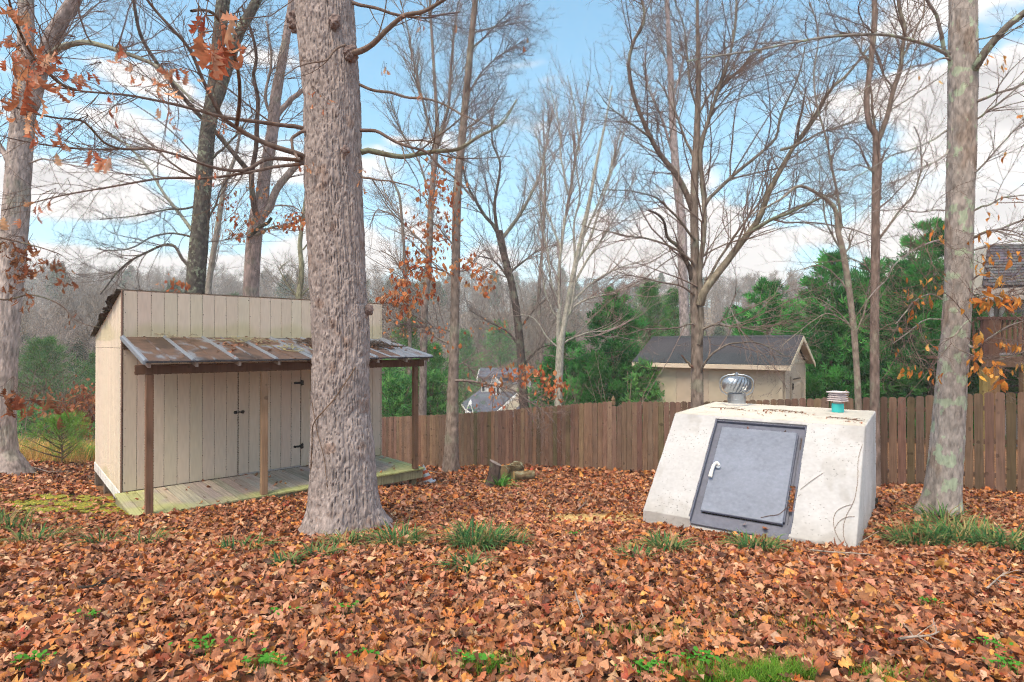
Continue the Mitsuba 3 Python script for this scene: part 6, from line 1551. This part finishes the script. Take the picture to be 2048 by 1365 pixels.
def ground_hit(x, y):
    D = np.linspace(1.5, 22, 2400); X = (x - CX) / F * D; zr = (HY - y) / F * D
    i = np.argmax(zr < ground_z(X, D)); return X[i], D[i]


for i, (x, y, rad, n, ln, lab) in enumerate(TUFTS):
    X, Y = ground_hit(x, y + 12)
    k = thing('grass_tuft', lab, 'grass tuft', GT)
    tuft(k, X, Y, rad * Y / 6.2 * 1.0, int(n * 1.15), 1.25 * ln * Y / 6.4, 200 + i, wdt=.009)
LAWN = np.array([(.13, .30, .03), (.17, .38, .045), (.09, .22, .03), (.24, .36, .07)])
bl = []
r = np.random.default_rng(140); P0, = [[]],
xs, ys = [], []
for (a, b, rx, ry), n in zip(GRASSP, (5200, 1100, 450, 900, 400)):
    xs.append(a + rx * r.normal(0, .5, n)); ys.append(b + ry * r.normal(0, .5, n))
xs, ys = np.concatenate(xs), np.concatenate(ys); n = len(xs)
dn = meshkit.fbm(np.stack([xs * 5, ys * 5, xs * 0], -1), 3, 6); ok = (dn > .42) & (ys > 1.4); xs, ys = xs[ok], ys[ok]; n = len(xs)
b = r.uniform(0, 2 * np.pi, n); o = np.stack([np.cos(b), np.sin(b), b * 0], -1); side = np.stack([-np.sin(b), np.cos(b), b * 0], -1); P0 = np.stack([xs, ys, ground_z(xs, ys)], -1); L = r.uniform(.03, .085, n)
V = blades(P0, o, side, L, .0015)
labels['lawn_grass'] = {'label': 'thin bright green grass showing through the leaves at the bottom right', 'category': 'grass', 'kind': 'stuff'}
obj('lawn_grass', join(V, np.array([(0, 1, 3), (0, 3, 2), (2, 3, 4)])), 'm_blade', leaf_cols(n, 5, r, LAWN, np.ones(4)).reshape(-1, 3), num=False)
# clover and small weeds
CLO = [(400, 1310, 14), (530, 1345, 26), (185, 1245, 10), (60, 1340, 12), (570, 1240, 8), (720, 1330, 8), (1285, 1355, 16), (1850, 1218, 8), (1650, 1090, 6), (1145, 1075, 8), (2010, 1350, 14), (1980, 1310, 12), (950, 1340, 14), (1395, 1340, 20), (700, 1230, 8), (480, 1300, 8)]
clover = []
for i, (x, y, n) in enumerate(CLO):
    X, Y = ground_hit(x, y); r = np.random.default_rng(160 + i)
    n = n * 2; cx, cy = X + r.normal(0, .05, n), Y + r.normal(0, .03, n); cz = ground_z(cx, cy) + .05 + .03 * r.random(n)
    a = np.linspace(0, 2 * np.pi, 7)[:-1]; s = r.uniform(.007, .013, n)
    disc = np.stack([np.cos(a), np.sin(a), a * 0], -1)[None] * s[:, None, None] @ np.eye(3) + np.stack([cx, cy, cz], -1)[:, None]; disc[..., 2] += (r.normal(0, .3, (n, 1)) * (disc[..., 0] - cx[:, None]) + r.normal(0, .3, (n, 1)) * (disc[..., 1] - cy[:, None]))
    m1 = join(disc, np.array([(0, 1, 2), (0, 2, 3), (0, 3, 4), (0, 4, 5)]))
    stems = tubes(np.stack([np.stack([cx, cy, cz - .07], -1), np.stack([cx, cy, cz - .001], -1)], 1), np.full((n, 2), .0012), 3)
    clover.append(cat(m1, stems))
labels['clover'] = {'label': 'tiny bright green clover leaves poking through the foreground litter', 'category': 'clover', 'kind': 'stuff'}
obj('clover', cat(*clover), 'm_blade', (.10, .34, .05), num=False)
# moss
for i, (a, b, rx, ry) in enumerate(MOSS):
    k = thing('moss_patch', ['yellow green moss patch left of the shed corner, the biggest one', 'yellow green moss patch nearest to the left deck corner', 'yellow green moss patch beside the shed back post'][i], 'moss', 'moss patches left of the shed', 'stuff')
    r = np.random.default_rng(180 + i); n = 1700
    q = r.normal(0, .5, (n, 2)) * [rx, ry] + [a, b]; q = q[meshkit.fbm(np.c_[q * 3, q[:, :1] * 0], 3, 2) > .44]; n = len(q)
    b_ = trimesh.creation.icosphere(0, 1.0); s = r.uniform(.02, .05, n)
    V = b_.vertices[None] * (s[:, None] * np.array([1, 1, .45]))[:, None] + np.c_[q, ground_z(q[:, 0], q[:, 1]) + .012][:, None]
    obj(k, join(V, b_.faces), 'm_paint', leaf_cols(n, 12, r, np.array([(.25, .24, .02), (.33, .28, .03), (.17, .19, .02)]), np.ones(3)).reshape(-1, 3), True, num=False)
# dry golden grass left of the shed
r = np.random.default_rng(190); n = 9000
y = r.uniform(14.2, 24, n); x = -y * r.uniform(.66, .93, n); ok = (meshkit.fbm(np.stack([x * .5, y * .5, x * 0], -1), 3, 9) > .40) & (x < -10); x, y = x[ok], y[ok]; n = len(x)
b = r.uniform(0, 2 * np.pi, n); o = np.stack([np.cos(b), np.sin(b), b * 0], -1); side = np.stack([-np.sin(b), np.cos(b), b * 0], -1); P0 = np.stack([x, y, ground_z(x, y)], -1); L = r.uniform(.3, .8, n)
V = blades(P0, o, side, L, .006)
labels['dry_grass'] = {'label': 'golden dry grass at the edge of the wood left of the shed', 'category': 'grass', 'kind': 'stuff'}
obj('dry_grass', join(V, np.array([(0, 1, 3), (0, 3, 2), (2, 3, 4)])), 'm_blade', leaf_cols(n, 5, r, np.array([(.70, .45, .15), (.58, .36, .12), (.76, .54, .24), (.3, .36, .08)]), np.array([4, 3, 3, 1.])).reshape(-1, 3), num=False)
# weed by the stump
k = thing('stump_weed', 'small bright green weed at the right foot of the stump', 'weed')
q = px(1000, 972, 12.8); tuft(k, q[0], q[1], .10, 70, .42, 230, np.array([(.10, .30, .06), (.14, .36, .08)]), .016)
# fallen sticks
for i, (lab, pts, w) in enumerate((('pale forked stick lying in the leaves right of the shelter corner', [(1620, 1115), (1665, 1120), (1705, 1122), (1745, 1126)], .009), ('short stick standing up against the shelter front corner', [(1702, 1120), (1715, 1100), (1728, 1082)], .008),
        ('dark stick on the leaves at lower left', [(160, 1195), (180, 1194), (195, 1190)], .012), ('thin stick lying at the right by the large tufts', [(1970, 1200), (1990, 1180), (2005, 1165)], .007), ('pale stick lying left of the shelter', [(1155, 1030), (1165, 1020), (1172, 1012)], .010), ('curved pale stick in the foreground at lower right', [(1795, 1308), (1825, 1302), (1850, 1300), (1875, 1292)], .007),
        ('thin stick in the foreground right of centre', [(1150, 1205), (1158, 1235), (1166, 1260)], .006), ('long pale stick leaning behind the traffic cone', [(838, 944), (862, 948), (885, 952)], .018), ('grey fallen branch at the foot of the pale hickory', [(20, 945), (60, 940), (100, 950), (140, 948)], .016))):
    k = thing('fallen_stick', lab, 'stick'); r = np.random.default_rng(240 + i)
    A = np.array([np.r_[g_, gz(*g_) + .075] for g_ in (ground_hit(*p) for p in pts)])
    if i == 1: A[-1] += [0, .0, .12]; A[-1][1] -= .25
    A = spline(A, 14); C, Rc = grow(A[None], np.full((1, 14), w), 5, .1, .3, .1, 42, .1, 3, r, .6, .003)
    obj(k, cat(tubes(A[None], np.linspace(w, w * .5, 14)[None], 6), tubes(C, Rc, 4)), 'm_bark', (.40, .33, .28) if 'dark' not in lab else (.07, .055, .05), True, num=False)
# ------------------------------------------------------------------ thin haze in the valley air
scene['haze_air'] = {'type': 'homogeneous', 'albedo': {'type': 'rgb', 'value': [.955, .955, .965]}, 'sigma_t': 0.0017}
scene['haze'] = {'type': 'cube', 'to_world': T().translate([0, 0, 18]).scale([440, 440, 34]), 'bsdf': {'type': 'null'}, 'interior': {'type': 'ref', 'id': 'haze_air'}}
scene['camera']['medium'] = {'type': 'ref', 'id': 'haze_air'}
labels['haze'] = {'label': 'thin pale mist hanging over the valley and the far wood', 'category': 'haze', 'kind': 'stuff'}
